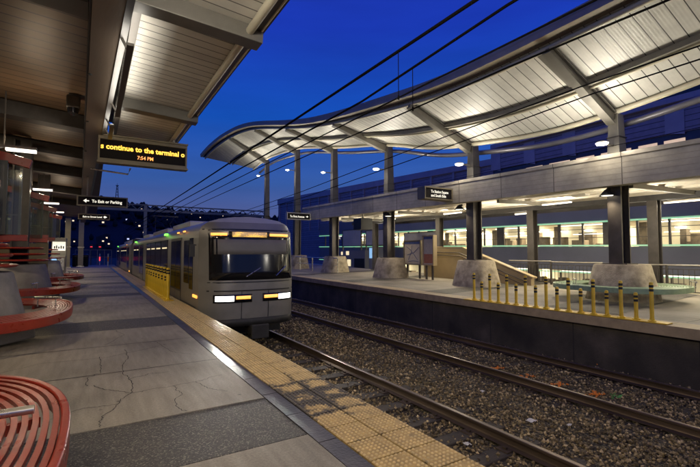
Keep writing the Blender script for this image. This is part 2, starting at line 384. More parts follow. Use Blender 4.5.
w = bpy.data.worlds.new('World'); sc.world = w; w.use_nodes = True
N = w.node_tree.nodes; L = w.node_tree.links
SUN_EL, SUN_AZ = R(-3.5), R(205)
sky = N.new('ShaderNodeTexSky'); sky.sky_type = 'NISHITA'; sky.sun_disc = False
sky.sun_elevation = SUN_EL; sky.sun_rotation = SUN_AZ; sky.ozone_density = 6.; sky.air_density = 1.; sky.dust_density = .3
bg = N['Background']; bg.inputs['Strength'].default_value = .15
# twilight: the dusk sky model plus the deep blue of the upper air, paler and more violet towards the horizon, with thin cloud
tc = N.new('ShaderNodeTexCoord'); sx = N.new('ShaderNodeSeparateXYZ'); L.new(tc.outputs['Generated'], sx.inputs[0])
ab = N.new('ShaderNodeMath'); ab.operation = 'ABSOLUTE'; L.new(sx.outputs['Z'], ab.inputs[0])
rp = N.new('ShaderNodeValToRGB'); e = rp.color_ramp.elements
e[0].position = 0.; e[0].color = (.34, .40, .95, 1); e[1].position = 1.; e[1].color = (.04, .08, 1.0, 1)
for ps, c in ((.08, (.28, .37, .98)), (.16, (.12, .33, 1.15)), (.30, (.02, .26, 1.5)), (.48, (.03, .13, 1.40)), (.7, (.04, .10, 1.25))):
    k = e.new(ps); k.color = (*c, 1)
L.new(ab.outputs[0], rp.inputs['Fac'])
mp = N.new('ShaderNodeMapping'); mp.inputs['Scale'].default_value = (1.2, 1.2, 7.); L.new(tc.outputs['Generated'], mp.inputs['Vector'])
cn = N.new('ShaderNodeTexNoise'); cn.inputs['Scale'].default_value = 2.6; cn.inputs['Detail'].default_value = 5; L.new(mp.outputs[0], cn.inputs['Vector'])
cr = N.new('ShaderNodeMapRange'); cr.inputs['From Min'].default_value = .3; cr.inputs['From Max'].default_value = .75; cr.inputs['To Min'].default_value = .92; cr.inputs['To Max'].default_value = 1.14; L.new(cn.outputs['Fac'], cr.inputs['Value'])
vm = N.new('ShaderNodeVectorMath'); vm.operation = 'SCALE'; L.new(rp.outputs[0], vm.inputs[0]); L.new(cr.outputs['Result'], vm.inputs['Scale'])
ad = N.new('ShaderNodeVectorMath'); ad.operation = 'ADD'; L.new(sky.outputs[0], ad.inputs[0]); L.new(vm.outputs['Vector'], ad.inputs[1])
L.new(ad.outputs['Vector'], bg.inputs['Color'])
sun = bpy.data.lights.new('sun', 'SUN'); sun.energy = .02; sun.angle = R(10); sun.color = (1, .85, .8)
so = bpy.data.objects.new('sun', sun); COL.objects.link(so); so.rotation_euler = (R(88), 0, -SUN_AZ)
sc.view_settings.view_transform = 'Standard'; sc.view_settings.look = 'None'; sc.view_settings.exposure = 1.0; sc.view_settings.gamma = 1

# ------------------------------------------------------------------ ground, platforms
struct(MB().grid([[(-3000, -3000, -1.32), (3000, -3000, -1.32)], [(-3000, 3000, -1.32), (3000, 3000, -1.32)]]).build('ground', 'ground'))
EX = 2.21
# nearer platform
b = MB(); b.box(-9, EX-.12, -8, 56, -1.2, -.012)
struct(b.build('platform', 'edge_conc'))
bands = [(-8, -3.2), (-2.3, 2.98), (3.92, 8.78), (10.05, 15.5), (16.5, 21.6), (22.6, 27.9), (28.9, 34.2), (35.2, 41), (42, 56)]
b = MB()
for y0, y1 in bands: b.box(-9, 1.452, y0+.012, y1-.012, -.010, 0)
struct(b.build('pavement_slabs', 'slab'))
b = MB()
for (a0, a1), (c0, c1) in zip(bands[:-1], bands[1:]): b.box(-9, 1.452, a1+.004, c0-.004, -.010, -.003)
struct(b.build('pavement_asphalt_bands', 'asphalt'))
# joints and cracks : thin dark sheets 3 mm above
b = MB()
def ribbon(b, pts, wd, z):
    n = len(pts)
    for i in range(n-1):
        p, q = Vector((*pts[i], 0)), Vector((*pts[i+1], 0)); d = (q-p).normalized(); r = Vector((-d.y, d.x, 0))
        w0, w1 = wd*(.6+.8*random.random())/2, wd*(.6+.8*random.random())/2
        b.add([(p.x-r.x*w0, p.y-r.y*w0, z), (p.x+r.x*w0, p.y+r.y*w0, z), (q.x+r.x*w1, q.y+r.y*w1, z), (q.x-r.x*w1, q.y-r.y*w1, z)], [(0, 3, 2, 1)])
def jitter(pts, k=4, amp=.035):
    out = []
    for (x0, y0), (x1, y1) in zip(pts[:-1], pts[1:]):
        for i in range(k):
            t = i/k; a = amp if i else 0
            out.append((x0+(x1-x0)*t+random.uniform(-a, a), y0+(y1-y0)*t+random.uniform(-a, a)))
    return out+[pts[-1]]
for y in (5.66, 7.3, 12.8, 19.1, 25.2, 31.5, .6): b.add([(-9, y-.008, .003), (1.45, y-.008, .003), (1.45, y+.008, .003), (-9, y+.008, .003)], [(0, 1, 2, 3)])
struct(b.build('pavement_joints', 'joint'))
b = MB()
for pts in ([(.44, 6.9), (.44, 6.3), (.35, 5.68), (.38, 5.26), (.37, 4.75), (.24, 4.47), (.1, 4.14), (.09, 3.95)],
            [(.37, 4.75), (.48, 4.76), (.76, 4.75), (.99, 4.79), (1.3, 4.9)], [(.12, 6.6), (.12, 5.71), (0, 5.59), (-.01, 5.23)],
            [(-.9, 4.3), (-.6, 4.9), (-.5, 5.6)], [(.38, 5.26), (.6, 5.4), (.8, 5.35)], [(.24, 4.47), (-.05, 4.5), (-.3, 4.35)], [(.37, 4.75), (.2, 4.95), (.05, 5.23)], [(.76, 4.75), (.8, 4.5), (.7, 4.2), (.75, 3.95)], [(-1.0, 6.2), (-.5, 6.6), (.2, 6.5), (.9, 6.9)], [(.2, 7.4), (.5, 8.1), (.4, 8.7)], [(.9, 7.2), (1.0, 6.4), (1.2, 6.1)], [(-.3, 11.5), (.2, 12.1), (.5, 13.2), (1.2, 13.6)], [(1.1, 2.6), (.9, 1.8), (1.2, 1.0)],
            [(.99, 4.79), (1.05, 4.5), (1.2, 4.3)]):
    ribbon(b, jitter(jitter(pts, 3, .03), 4, .011), .0065, .004)
struct(b.build('pavement_cracks', 'joint'))
# slate border with its cuts
b = MB(); y = -8.; i = 0
while y < 56:
    b.box(1.460, 1.612, y+.004, y+.596, -.010, .0+random.uniform(-.001, .0015)); y += .6
struct(b.build('pavement_border', 'border'))
# tactile strip with real domes near the camera
b = MB(); y = -4.; T = .303
while y < 56:
    for k in (0, 1):
        x0 = 1.617+k*.305
        b.mi = 0; b.box(x0+.004, x0+.297, y+.007, y+T-.007, -.010, .004); b.mi = 1
        if 1.2 < y < 17:
            nn = 8 if y < 8 else 6
            for ix in range(nn):
                for iy in range(nn):
                    cx = x0+.300*(ix+.5)/nn; cy = y+T*(iy+.5)/nn
                    if random.random() < .04: continue
                    seg = 6 if y < 6 else 4
                    dr = .0120 if nn == 8 else .015; vs = [(cx+dr*math.cos(6.2832*j/seg), cy+dr*math.sin(6.2832*j/seg), .0035) for j in range(seg)]+[(cx+dr*.6*math.cos(6.2832*j/seg), cy+dr*.6*math.sin(6.2832*j/seg), .0105) for j in range(seg)]
                    b.add(vs, [(j, (j+1) % seg, seg+(j+1) % seg, seg+j) for j in range(seg)]+[tuple(range(seg, 2*seg))])
    y += T
struct(b.build('tactile_paving', ['tactile', 'dome']))
b = MB(); b.box(EX-.12, EX+.02, -8, 56, -.22, -.0105)
struct(b.build('platform_edge', 'edge_conc', bevel=.012))

# far platform, gently rising away from the camera
def pz(Y, back=False): return max(0, Y-6)*(.012 if back else .006)
def ex2(Y): return 9.45+.012*(Y-4)
ys = [-14, -6, 0, 3, 6, 9, 12, 15, 18, 22, 26, 30, 36, 44, 56]
b = MB()
b.grid([[(ex2(y)+.0, y, pz(y)), (ex2(y)+.62, y, pz(y)), (ex2(y)+.62, y, pz(y)), (17.3, y, pz(y, True))] for y in ys])
b.grid([[(ex2(y)+.12, y, -1.4), (ex2(y)+.12, y, pz(y)-.20)] for y in ys])
b.grid([[(ex2(y)+.12, y, pz(y)-.2), (ex2(y), y, pz(y)-.2)] for y in ys]); b.grid([[(ex2(y), y, pz(y)-.2), (ex2(y), y, pz(y))] for y in ys])
b.grid([[(17.3, y, pz(y, True)), (17.3, y, -3)] for y in ys])
for k in range(len(b.f)):
    pass
n1 = len(ys)-1
b.m = [(1 if (k < 3*n1 and k % 3 == 0) else 0 if k < 3*n1 else 3 if k >= 4*n1 and k < 6*n1 else 2) for k in range(len(b.f))]
struct(b.build('far_platform', ['slab', 'tactile_far', 'edge_conc', 'tactile_far']))
b = MB()
for y0, y1 in ((4.9, 6.6), (10.2, 11.3), (16.1, 17.2), (22, 23), (-1.2, 0)):
    z0, z1 = pz(y0), pz(y1); u0, u1 = pz(y0, True), pz(y1, True)
    def zz(x, y): t = (x-10.1)/7.2; return pz(y)*(1-t)+pz(y, True)*t+.012
    b.grid([[(x, y, zz(x, y)) for y in (y0+(x-10.1)*.12, y1+(x-10.1)*.12)] for x in (10.1, 12, 14, 17.2)])
struct(b.build('far_pavement_asphalt_bands', 'asphalt'))
b = MB()
for y in [k*.61-3 for k in range(60)]: b.add([(ex2(y)+.01, y, pz(y)+.004), (ex2(y)+.61, y, pz(y)+.004), (ex2(y)+.61, y+.012, pz(y)+.004), (ex2(y)+.01, y+.012, pz(y)+.004)], [(0, 1, 2, 3)])
for x in (10.9, 12.0): b.grid([[(x, y, zz(x, y)), (x+.015, y, zz(x, y))] for y in ys])
for y in (2, 3.6, 8.2, 13.4, 14.9, 19, 25): b.grid([[(x, y, zz(x, y)), (x, y+.015, zz(x, y))] for x in (10.1, 12, 17.2)])
struct(b.build('far_pavement_joints', 'joint'))

# ------------------------------------------------------------------ track bed
b = MB(); rows = []
for i in range(160):
    y = -10+i*.42; rows.append([(x, y, -1.135+random.uniform(-.022, .022)) for x in [2.05+k*.24 for k in range(33)]])
b.grid(rows)
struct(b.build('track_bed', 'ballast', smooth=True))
RX = (2.76, 4.63, 6.95, 8.80)
# loose stones
b = MB(); OCT = [(1, 0, 0), (-1, 0, 0), (0, 1, 0), (0, -1, 0), (0, 0, 1), (0, 0, -1)]
OF = [(0, 2, 4), (2, 1, 4), (1, 3, 4), (3, 0, 4), (2, 0, 5), (1, 2, 5), (3, 1, 5), (0, 3, 5)]
def stone(x, y, z, s):
    ax = Vector((random.gauss(0, 1), random.gauss(0, 1), random.gauss(0, 1))).normalized()
    q = Matrix.Rotation(random.uniform(0, 6.28), 3, ax)
    vs = []
    for p in OCT:
        v = Vector(p)*s*random.uniform(.65, 1.25); v.z *= .8; v = q @ v; vs.append((x+v.x, y+v.y, z+v.z))
    b.add(vs, OF)
cnt = 0
while cnt < 52000:
    x = random.uniform(2.3, 9.5)
    y = 1.2+random.random()**1.7*26
    s = random.uniform(.014, .033)*(1 if y < 9 else 1.35)
    if any(abs(x-r) < .09 for r in RX): continue
    stone(x, y, -1.128+random.uniform(-.006, .018)+(.03 if random.random() < .22 else 0), s); cnt += 1
struct(b.build('ballast_stones', 'stone'), 'stuff')
# ties
TX = {0: (2.76+4.63)/2, 1: (6.95+8.80)/2}
def tie0(x, y):
    t = thing('railway_tie', (x, y, -1.13), 'dark timber tie', 'railway tie')
    MB().box(x-1.42, x+1.42, y-.125, y+.125, -1.26, -1.092).build('sleeper', 'tie', t, bevel=.012)
    for s in (-1, 1):
        g = (4.63-2.76)/2
        p = MB().box(x+s*g-.19, x+s*g+.19, y-.09, y+.09, -1.091, -1.076)
        for q in (-.12, .12): p.box(x+s*g+q-.018, x+s*g+q+.018, y-.03, y+.03, -1.076, -1.05)
        p.build('tie_plate', 'tieplate', t)
    return t
base = tie0(0, 0)
first = True
for trk in (0, 1):
    lab = ('dark timber tie under the track beside the train platform', 'half buried timber tie under the track along the far platform wall')[trk]
    grp = ('ties of the nearer track', 'ties of the farther track')[trk]
    y = .9
    while y < (34 if trk == 0 else 30):
        lx = (TX[trk], y+random.uniform(-.03, .03), -1.13-(.028 if trk else 0)+random.uniform(-.004, .004))
        if first: base.location = lx; base['label'] = lab; base['group'] = grp; first = False
        else:
            t = dup(base, lx, lab, grp); t.rotation_euler.z = random.uniform(-.015, .015)
        y += .66
# rails
RP = [(-.075, 0), (.075, 0), (.075, .012), (.02, .03), (.011, .05), (.011, .105), (.036, .118), (.036, .145), (.028, .152), (-.028, .152), (-.036, .145), (-.036, .118), (-.011, .105), (-.011, .05), (-.02, .03), (-.075, .012)]
labs = ['steel rail hidden closest to the near platform wall', 'steel rail nearest the yellow tactile edge with ties showing beside it', 'steel rail running along the row of orange paint marks', 'steel rail closest to the far platform wall']
for x, l in zip(RX, labs):
    b = MB(); b.prism([(x+p, -1.088+q) for p, q in RP], 'y', -8, 60)
    for i, f in enumerate(b.f):
        pass
    o = b.build('running_rail', ['rail', 'railtop'], origin=(x, 0, -1.09), smooth=True); tag(o, l, 'rail', 'running rails')
    for p in o.data.polygons:
        if p.normal.z > .75 and p.center.z > .14: p.material_index = 1
# paint marks and litter
for i, (x, y) in enumerate([(7.55, 6.14), (7.58, 5.42), (7.64, 4.77), (7.65, 4.1)]):
    b = MB()
    for sg in (-1, 1):
        for k in range(26):
            q = random.uniform(-.5, .5)
            stone(x+q*.27+random.gauss(0, .012), y+sg*q*.17+random.gauss(0, .012), -1.106+random.uniform(-.004, .012), random.uniform(.013, .026))
    l = ['orange painted cross on the ballast, farthest of four up the track', 'orange painted cross on the ballast, second farthest up the track', 'orange painted cross on the ballast, next to the nearest one', 'orange painted cross on the ballast beside the green patch'][i]
    tag(b.build('paint_mark', 'orange', origin=(x, y, -1.1)), l, 'paint mark', 'orange crosses on the track bed')
b = MB()
for k in range(34): stone(7.87+random.gauss(0, .06), 3.84+random.gauss(0, .05), -1.106+random.uniform(-.004, .012), random.uniform(.012, .026))
tag(b.build('paint_patch', 'greenp', origin=(7.87, 3.84, -1.1)), 'green sprayed patch on stones beside an orange cross', 'paint mark')
for i, (x, y, s, l) in enumerate([(5.57, 3.93, .07, 'crumpled white scrap of paper between the two tracks'), (6.0, 5.2, .04, 'small pale scrap lying farther up between the tracks'), (5.9, 3.55, .035, 'tiny pale scrap beside the crumpled paper'), (4.2, 3.9, .05, 'pale strip of litter against the near rail')]):
    b = MB(); g = []
    for a in range(5): g.append([(x+(c-2)*s*.5+random.uniform(-.006, .006), y+(a-2)*s*.35, -1.07+random.uniform(-.008, .016)) for c in range(5)])
    b.grid(g); o = b.build('paper_scrap', 'paper', origin=(x, y, -1.09)); tag(o, l, 'litter'); q = o.modifiers.new('thick', 'SOLIDIFY'); q.thickness = .004
b = MB().tube([(9.6, 5.1, -1.07), (9.65, 4.95, -1.07), (9.7, 4.82, -1.07)], .025, 8); b2 = b.build('orange_tube', ['orange'], origin=(9.65, 4.95, -1.09)); tag(b2, 'short orange and white tube lying by the far platform wall', 'litter')

# ------------------------------------------------------------------ left canopy
def gx(y): return -.022*(y-6)
def roofz(x): return 4.62-.08*x
t = thing('platform_canopy', (0, 0, 3.6), 'brown and pale canopy roof over the near platform', 'canopy')
YE = 12.75
b = MB(); ysl = [-5, 0, 3, 6, 9, 12, 16, 20, 26, 34, 46]
b.grid([[(-7.5, y, roofz(-7.5)), (-.02+gx(y), y, roofz(0))] for y in ysl]); b.build('soffit', 'brown', t)
b = MB(); b.grid([[(-7.5, y, roofz(-7.5)+.35), (.3, y, roofz(0)+.35)] for y in ysl]); b.grid([[(.2, y, roofz(.2)+.30), (2.02, y, roofz(2.02)+.30)] for y in (-5, 4, YE)]); b.build('roof', 'beamdark', t)
b = MB()
for y0, y1 in zip(ysl[:-1], ysl[1:]):
    g0, g1 = gx(y0), gx(y1)
    b.hexa([(-.08+g0, y0, 4.2), (.24+g0, y0, 4.2), (.24+g1, y1, 4.2), (-.08+g1, y1, 4.2), (-.08+g0, y0, 4.66), (.24+g0, y0, 4.66), (.24+g1, y1, 4.66), (-.08+g1, y1, 4.66)])
b.build('edge_girder', 'girder', t)
b = MB()
for y0, y1 in zip(ysl[:-1], ysl[1:]):
    g0, g1 = gx(y0), gx(y1)
    b.hexa([(.243+g0, y0, 4.19), (.33+g0, y0, 4.24), (.33+g1, y1, 4.24), (.243+g1, y1, 4.19), (.243+g0, y0, 4.72), (.33+g0, y0, 4.72), (.33+g1, y1, 4.72), (.243+g1, y1, 4.72)])
b.build('girder_flange', 'beamdark', t)
b = MB()
for y0, y1 in ((-5, 2.47), (2.73, 5.37), (5.63, 9.47), (9.73, YE)):
    b.hexa([(.36, y0, roofz(.36)-.02), (1.79, y0, roofz(1.79)-.02), (1.79, y1, roofz(1.79)-.02), (.36, y1, roofz(.36)-.02)]+[(.36, y0, roofz(.36)+.1), (1.79, y0, roofz(1.79)+.1), (1.79, y1, roofz(1.79)+.1), (.36, y1, roofz(.36)+.1)])
wing = b.build('wing_panel', 'deckl', t)
b = MB()
for y0, y1 in ((-5, 2.47), (2.73, 5.37), (5.63, 9.47), (9.73, YE)): b.box(.37, .47, y0, y1, roofz(.4)-.10, roofz(.4)-.025)
b.build('wing_trim', 'steeld', t)
for y in (2.6, 5.5, 9.6):
    b = MB(); b.bar((.34, y, roofz(.34)-.13), (1.92, y-.02, roofz(1.99)-.10), .26, .22); b.bar((.34, y+.28, roofz(.34)-.05), (1.9, y+.28, roofz(1.9)-.05), .22, .06)
    b.build('wing_beam', 'steelm', t, bevel=.008)
for y in (5.8, 11.7, 15.4, 19.2, 25, 31):
    b = MB(); b.bar((-7.4, y, roofz(-7.4)-.17), (-.10+gx(y), y, roofz(0)-.17), .42, .32); b.build('soffit_beam', 'beamdark', t)
pp = [(1.73, -5, roofz(1.8)-.10), (1.73, 4, roofz(1.8)-.10), (1.74, YE, roofz(1.8)-.10)]
MB().tube(pp, .055, 12).build('edge_pipe', 'pipe', t, smooth=True)
b = MB(); b.box(1.80, 1.89, -5, YE, roofz(1.9)-.06, roofz(1.9)+.25); b.box(1.893, 1.96, -5, YE, roofz(1.9)-.02, roofz(1.9)+.30); b.build('edge_fascia', 'steeld', t)
MB().tube([(1.895, -5, roofz(1.9)-.05), (1.895, YE, roofz(1.9)-.05)], .018, 8).build('edge_trim', 'pipe', t, smooth=True)
b = MB(); b.box(.34, 2.0, YE, YE+.16, roofz(1)-.17, roofz(1)+.22); b.build('end_fascia', 'steel', t)
# conduit brackets on girder
b = MB()
for y in (2.5, 5.0, 7.6, 10.4, 13.5): b.lathe([(.02, 4.18), (.035, 4.19), (.03, 4.2)], -.06+gx(y), y, 8)
b.tube([(-.095+gx(y), y, 4.25) for y in ysl], .016, 6); b.build('conduit', 'black', t)
# canopy security camera
t = thing('security_camera', (-.4, 10.2, 4.4), 'small dome camera hanging under the brown soffit', 'camera')
b = MB(); b.box(-.52, -.28, 10.05, 10.3, 4.36, 4.60); b.build('housing', 'steeld', t, bevel=.02)
MB().lathe([(.03, 4.22), (.09, 4.26), (.11, 4.36)], -.4, 10.17, 14).build('dome', 'blackgl', t, smooth=True)
# far support posts
for x, y, l in ((-1.95, 47, 'slim grey canopy post behind the ticket machine'), (-.95, 49.5, 'pale canopy post beside the dark litter bins')):
    t = thing('canopy_post', (x, y, 0), l, 'post', 'posts at the far end of the near platform')
    MB().box(x-.22, x+.22, y-.22, y+.22, 0, 4.66).build('shaft', 'steel', t)
    b = MB(); b.box(x-.30, x+.30, y-.30, y+.30, 0, .10); b.box(x-.27, x+.27, y-.27, y+.27, 1.9, 2.0); b.build('collar', 'chrome', t)

# ------------------------------------------------------------------ benches and pedestals
def ellp(cx, cy, a, bb, z, n=64, pw=2.5):
    out = []
    for j in range(n):
        q = 2*math.pi*j/n; c, d = math.cos(q), math.sin(q)
        out.append(Vector((cx+a*math.copysign(abs(c)**(2/pw), c), cy+bb*math.copysign(abs(d)**(2/pw), d), z)))
    return out
def ring_bar(b, outer, inner, z0, z1):
    n = len(outer); vs = []
    for o, i in zip(outer, inner): vs += [(o.x, o.y, z0), (o.x, o.y, z1), (i.x, i.y, z1), (i.x, i.y, z0)]
    fs = []
    for j in range(n):
        k = (j+1) % n
        for q in range(4): fs.append((j*4+q, k*4+q, k*4+(q+1) % 4, j*4+(q+1) % 4))
    b.add(vs, fs)
def bench(cx, cy, a, bb, ri, z, paint, label, arms, pmat):
    t = thing('ring_bench', (cx, cy, 0), label, 'bench', 'slatted benches around column bases')
    n = 72
    b = MB(); ring_bar(b, ellp(cx, cy, a, bb, 0, n), ellp(cx, cy, a-.045, bb-.045, 0, n), z-.13, z+.012); b.build('rim', paint, t, smooth=True, bevel=.008)
    b = MB(); wid = a-ri-.05; k = max(9, int(wid/.045)); 
    for i in range(k):
        f0 = .052+wid*i/k; f1 = f0+wid/k*.62
        g0 = .052+(bb-ri-.05)*i/k; g1 = g0+(bb-ri-.05)/k*.62
        ring_bar(b, ellp(cx, cy, a-f0, bb-g0, 0, n, 2.5-.5*i/k), ellp(cx, cy, a-f1, bb-g1, 0, n, 2.5-.5*i/k), z-.028, z)
    b.build('seat_slats', paint, t, smooth=True)
    for q in range(12):
        ang = q*R(30)+.26
        b = MB(); b.bar((cx+math.cos(ang)*ri*1.04, cy+math.sin(ang)*ri*1.04, z-.065), (cx+math.cos(ang)*(a-.06)*.96, cy+math.sin(ang)*(bb-.06)*.96, z-.065), .04, .06); b.build('bracket', paint, t)
    for p, q in arms:
        p = Vector(p); q = Vector(q); m1 = p.lerp(q, .12); m2 = p.lerp(q, .80)
        b = MB(); b.tube([p, q], .021, 10)
        for m in (m1, m2): b.tube([m, (m.x, m.y, z-.01)], .010, 8)
        b.build('armrest', 'chrome', t, smooth=True)
    return t
def pedestal(b, cx, cy, r0, r1, z0, z1, n=28, pw=2.6, sy=1.1):
    b.lathe([(r0, z0), (r1, z1-.03), (r1-.03, z1), (r1*.4, z1)], cx, cy, n, 1, sy, pw)

LX = -1.75
left_cols = [(2.75, 'red slatted ring bench closest to the camera with steel armrest'), (9.0, 'red slatted ring bench second along the near platform'), (15.0, 'red slatted ring bench third along the platform below the olive wall'), (21.2, 'red slatted ring bench fourth along, near the ticket machine')]
clab = ['grey concrete column base inside the closest red bench', 'grey concrete column base with red rings, inside the second red bench', 'grey concrete column base with red rings, inside the third red bench', 'grey concrete column base inside the fourth red bench']
for i, ((y, l), cl) in enumerate(zip(left_cols, clab)):
    cx = LX+.15
    a = 1.33 if i else 1.52
    arms = [((cx+.55, y-.18, .64), (cx+a-.14, y-.18, .64)), ((cx-.2, y+.9, .62), (cx+.3, y+1.5, .62))] if i == 0 else [((cx+.75, y+.35, .60), (cx+1.15, y+.08, .60)), ((cx+.4, y-1.2, .6), (cx+.3, y-1.7, .6))]
    bench(cx, y, a, 1.95 if i else 1.75, .95, .45, 'red', l, arms, 'pedl')
    t = thing('canopy_column', (LX, y, 0), cl, 'column', 'columns of the near platform')
    b = MB(); pedestal(b, LX, y, .88, .62, 0, 1.08); b.build('pedestal', 'pedl', t, smooth=True)
    b = MB(); b.bar((LX+.3, y-1.0, .10), (LX+.95, y-.6, .16), .30, .20); b.build('foot', 'pedl', t, bevel=.03)
    b = MB(); b.box(LX-.20, LX-.16, y-.16, y+.16, 1.08, 4.62); b.box(LX+.16, LX+.20, y-.16, y+.16, 1.08, 4.62); b.box(LX-.16, LX+.16, y-.015, y+.015, 1.08, 4.62); b.build('shaft', 'beamdark', t)
    if i:
        for rr, z in ((.56, 1.53), (.62, 1.36), (.69, 1.19)):
            MB().lathe([(rr*.6, z-.02), (rr-.03, z-.030), (rr, z-.006), (rr, z+.008), (rr-.03, z+.026), (rr*.6, z+.026)], LX, y, 28, 1, 1.2).build('ring', 'red', t, smooth=True)

# wind screens along the column line
for y, xe, xr, zr_, ztp, l in ((9.95, -1.16, -1.05, 1.68, 2.96, 'nearest glass wind screen with red rail beside the advertising panel'), (15.2, -1.26, -1.12, 1.765, 3.05, 'second glass wind screen with red rail above the olive wall'), (19.6, -1.31, -1.22, 1.93, 3.05, 'third glass wind screen along the near platform'), (25, -1.36, -1.3, 2.0, 3.1, 'farthest glass wind screen by the ticket machine')):
    t = thing('wind_screen', (xe-1, y, 0), l, 'wind screen', 'glass wind screens along the near platform')
    b = MB(); b.box(-4.6, xe, y-.006, y+.006, zr_+.06, ztp); b.build('glass_pane', 'glass', t)
    for xx in (xe-.02, xe-.62, xe-1.5, -4.5): MB().box(xx-.02, xx+.02, y+.01, y+.05, .0 if xx < -1.8 else zr_, ztp+.04).build('post', 'steel', t)
    MB().box(-4.5, xe-.05, y+.012, y+.03, zr_+.42, zr_+.445).build('bar', 'steel', t)
    b = MB(); b.box(-4.7, xr, y-.06, y+.06, zr_-.06, zr_+.055); b.build('rail', 'red', t, bevel=.01)
b = MB(); b.box(-4.7, -1.12, 15.28, 15.36, 1.83, 1.93); tag(b.build('upper_rail', 'red', origin=(-1.5, 15.3, 1.83)), 'short red rail just behind the second wind screen', 'rail')
b = MB(); b.box(-3.6, -1.27, 17.5, 17.6, .0, 1.72); tag(b.build('low_wall', 'olive', origin=(-1.5, 17.5, 0)), 'olive wall panel below the second wind screen', 'wall')
# red sloping fins with lamp tubes; unseen first one added to uplight the soffit
for y, xt, zt, l in ((4.2, -1.1, 3.1, 'added red sloping beam with lamp beyond the left edge'), (9.9, -1.03, 3.08, 'red sloping beam with lamp beside the advertising panel'), (15.2, -1.12, 2.99, 'red sloping beam with lamp over the third column'), (19.6, -1.2, 3.02, 'third red sloping beam from the camera with lamp'), (25, -1.3, 3.12, 'smallest farthest red sloping beam with lamp')):
    t = thing('sloping_beam', (xt-.6, y, zt), l, 'beam', 'red beams above the wind screens')
    b = MB(); b.bar((xt-1.7, y, zt+.42), (xt, y, zt+.0), .10, .17); b.build('beam', 'red', t, bevel=.008)
    b = MB(); b.box(xt-.42, xt+.05, y+.22, y+.34, zt+.28, zt+.325); b.build('lamp_tube', 'tube', t)
    b = MB(); b.box(xt-.5, xt+.06, y+.20, y+.36, zt+.328, zt+.37); b.bar((xt-.45, y+.28, zt+.35), (xt-.55, y+.05, zt+.25), .03, .03); b.bar((xt-.45, y+.28, zt+.35), (xt-.45, y+.28, 4.5), .02, .02); b.build('lamp_housing', 'steeld', t)
    light('AREA', 'shelter_up', (xt-.18, y+.28, zt+.40), 6, (1, .80, .55), .45, (xt-.18, y+.28, 9), size_y=.12)
    light('AREA', 'shelter_lamp', (xt-.18, y+.28, zt+.26), 11, (1, .86, .62), .45, (xt-.18+.2, y+.28, 0), size_y=.12)
# advertising panel
t = thing('advertising_panel', (-1.9, 9.8, 1.74), 'dark framed advertising panel at the left edge', 'poster')
x = -1.36; yp = 9.80
b = MB(); b.box(x-1.3, x, yp, yp+.08, 1.74, 3.10); b.build('frame', 'black', t)
b = MB(); b.box(x-1.24, x-.05, yp-.006, yp-.001, 1.80, 3.04); b.build('poster_face', 'poster', t)
b = MB()
for (dx, zz_, ra) in ((.22, 2.86, .16), (.13, 2.66, .09), (.3, 2.55, .12), (.12, 2.2, .05), (.2, 2.1, .06), (.1, 2.02, .04), (.25, 2.3, .04), (.16, 1.9, .03)):
    n = 14; vs = [(x-dx+ra*.6*math.cos(6.283*k/n)*random.uniform(.7, 1.1), yp-.009, zz_+ra*math.sin(6.283*k/n)*random.uniform(.7, 1.1)) for k in range(n)]; b.add(vs, [tuple(range(n))])
b.build('pale_shape', 'posterp', t)
# ticket machine
t = thing('ticket_machine', (-1.45, 24, 0), 'lit ticket machine with pale header and blue screen', 'ticket machine')
yb = 24.0
b = MB(); b.box(-1.66, -1.06, yb, yb+.7, 0, 1.25); b.box(-1.70, -1.04, yb-.25, yb+.72, 1.95, 2.10); b.box(-1.66, -1.06, yb+.5, yb+.7, 1.25, 1.95); b.build('cabinet', 'steel', t, bevel=.02)
b = MB(); b.box(-1.62, -1.10, yb+.48, yb+.497, 1.5, 1.93); b.build('header', 'signtext', t)
for k, (a_, h_) in enumerate(((-1.56, .12), (-1.48, .15), (-1.39, .10), (-1.30, .14), (-1.21, .12))): MB().box(a_, a_+.055, yb+.470, yb+.478, 1.60, 1.60+h_).build('header_mark', 'black', t)  # dark bars standing in for the header lettering
b = MB(); b.hexa([(-1.62, yb-.012, .80), (-1.38, yb-.012, .80), (-1.30, yb-.012, .80), (-1.62, yb-.012, .81)]+[(-1.60, yb-.02, 1.2), (-1.5, yb-.02, 1.2), (-1.45, yb-.02, 1.2), (-1.6, yb-.02, 1.2)]); b.build('screen', 'screen', t)
b = MB(); b.box(-1.35, -1.12, yb-.03, yb-.005, .55, 1.15); b.build('keypad_panel', 'chrome', t)
light('AREA', 'ticket_lamp', (-1.35, yb-.05, 1.92), 4, (1, .9, .7), .4, (-1.3, yb-.4, 0))
# bins at the far end
for x, y, l in ((-1.35, 50.5, 'dark litter bin left of its twin beside the pale post'), (-.62, 50.8, 'dark litter bin closest to the train, by the pale post')):
    t = thing('litter_bin', (x, y, 0), l, 'bin', 'litter bins at the platform end')
    MB().lathe([(.30, 0), (.34, .1), (.34, 1.05), (.36, 1.08), (.36, 1.18), (.2, 1.28)], x, y, 16).build('drum', 'bin', t, smooth=True)
    MB().lathe([(.37, 1.02), (.38, 1.05), (.37, 1.08)], x, y, 16).build('band', 'steeld', t, smooth=True)
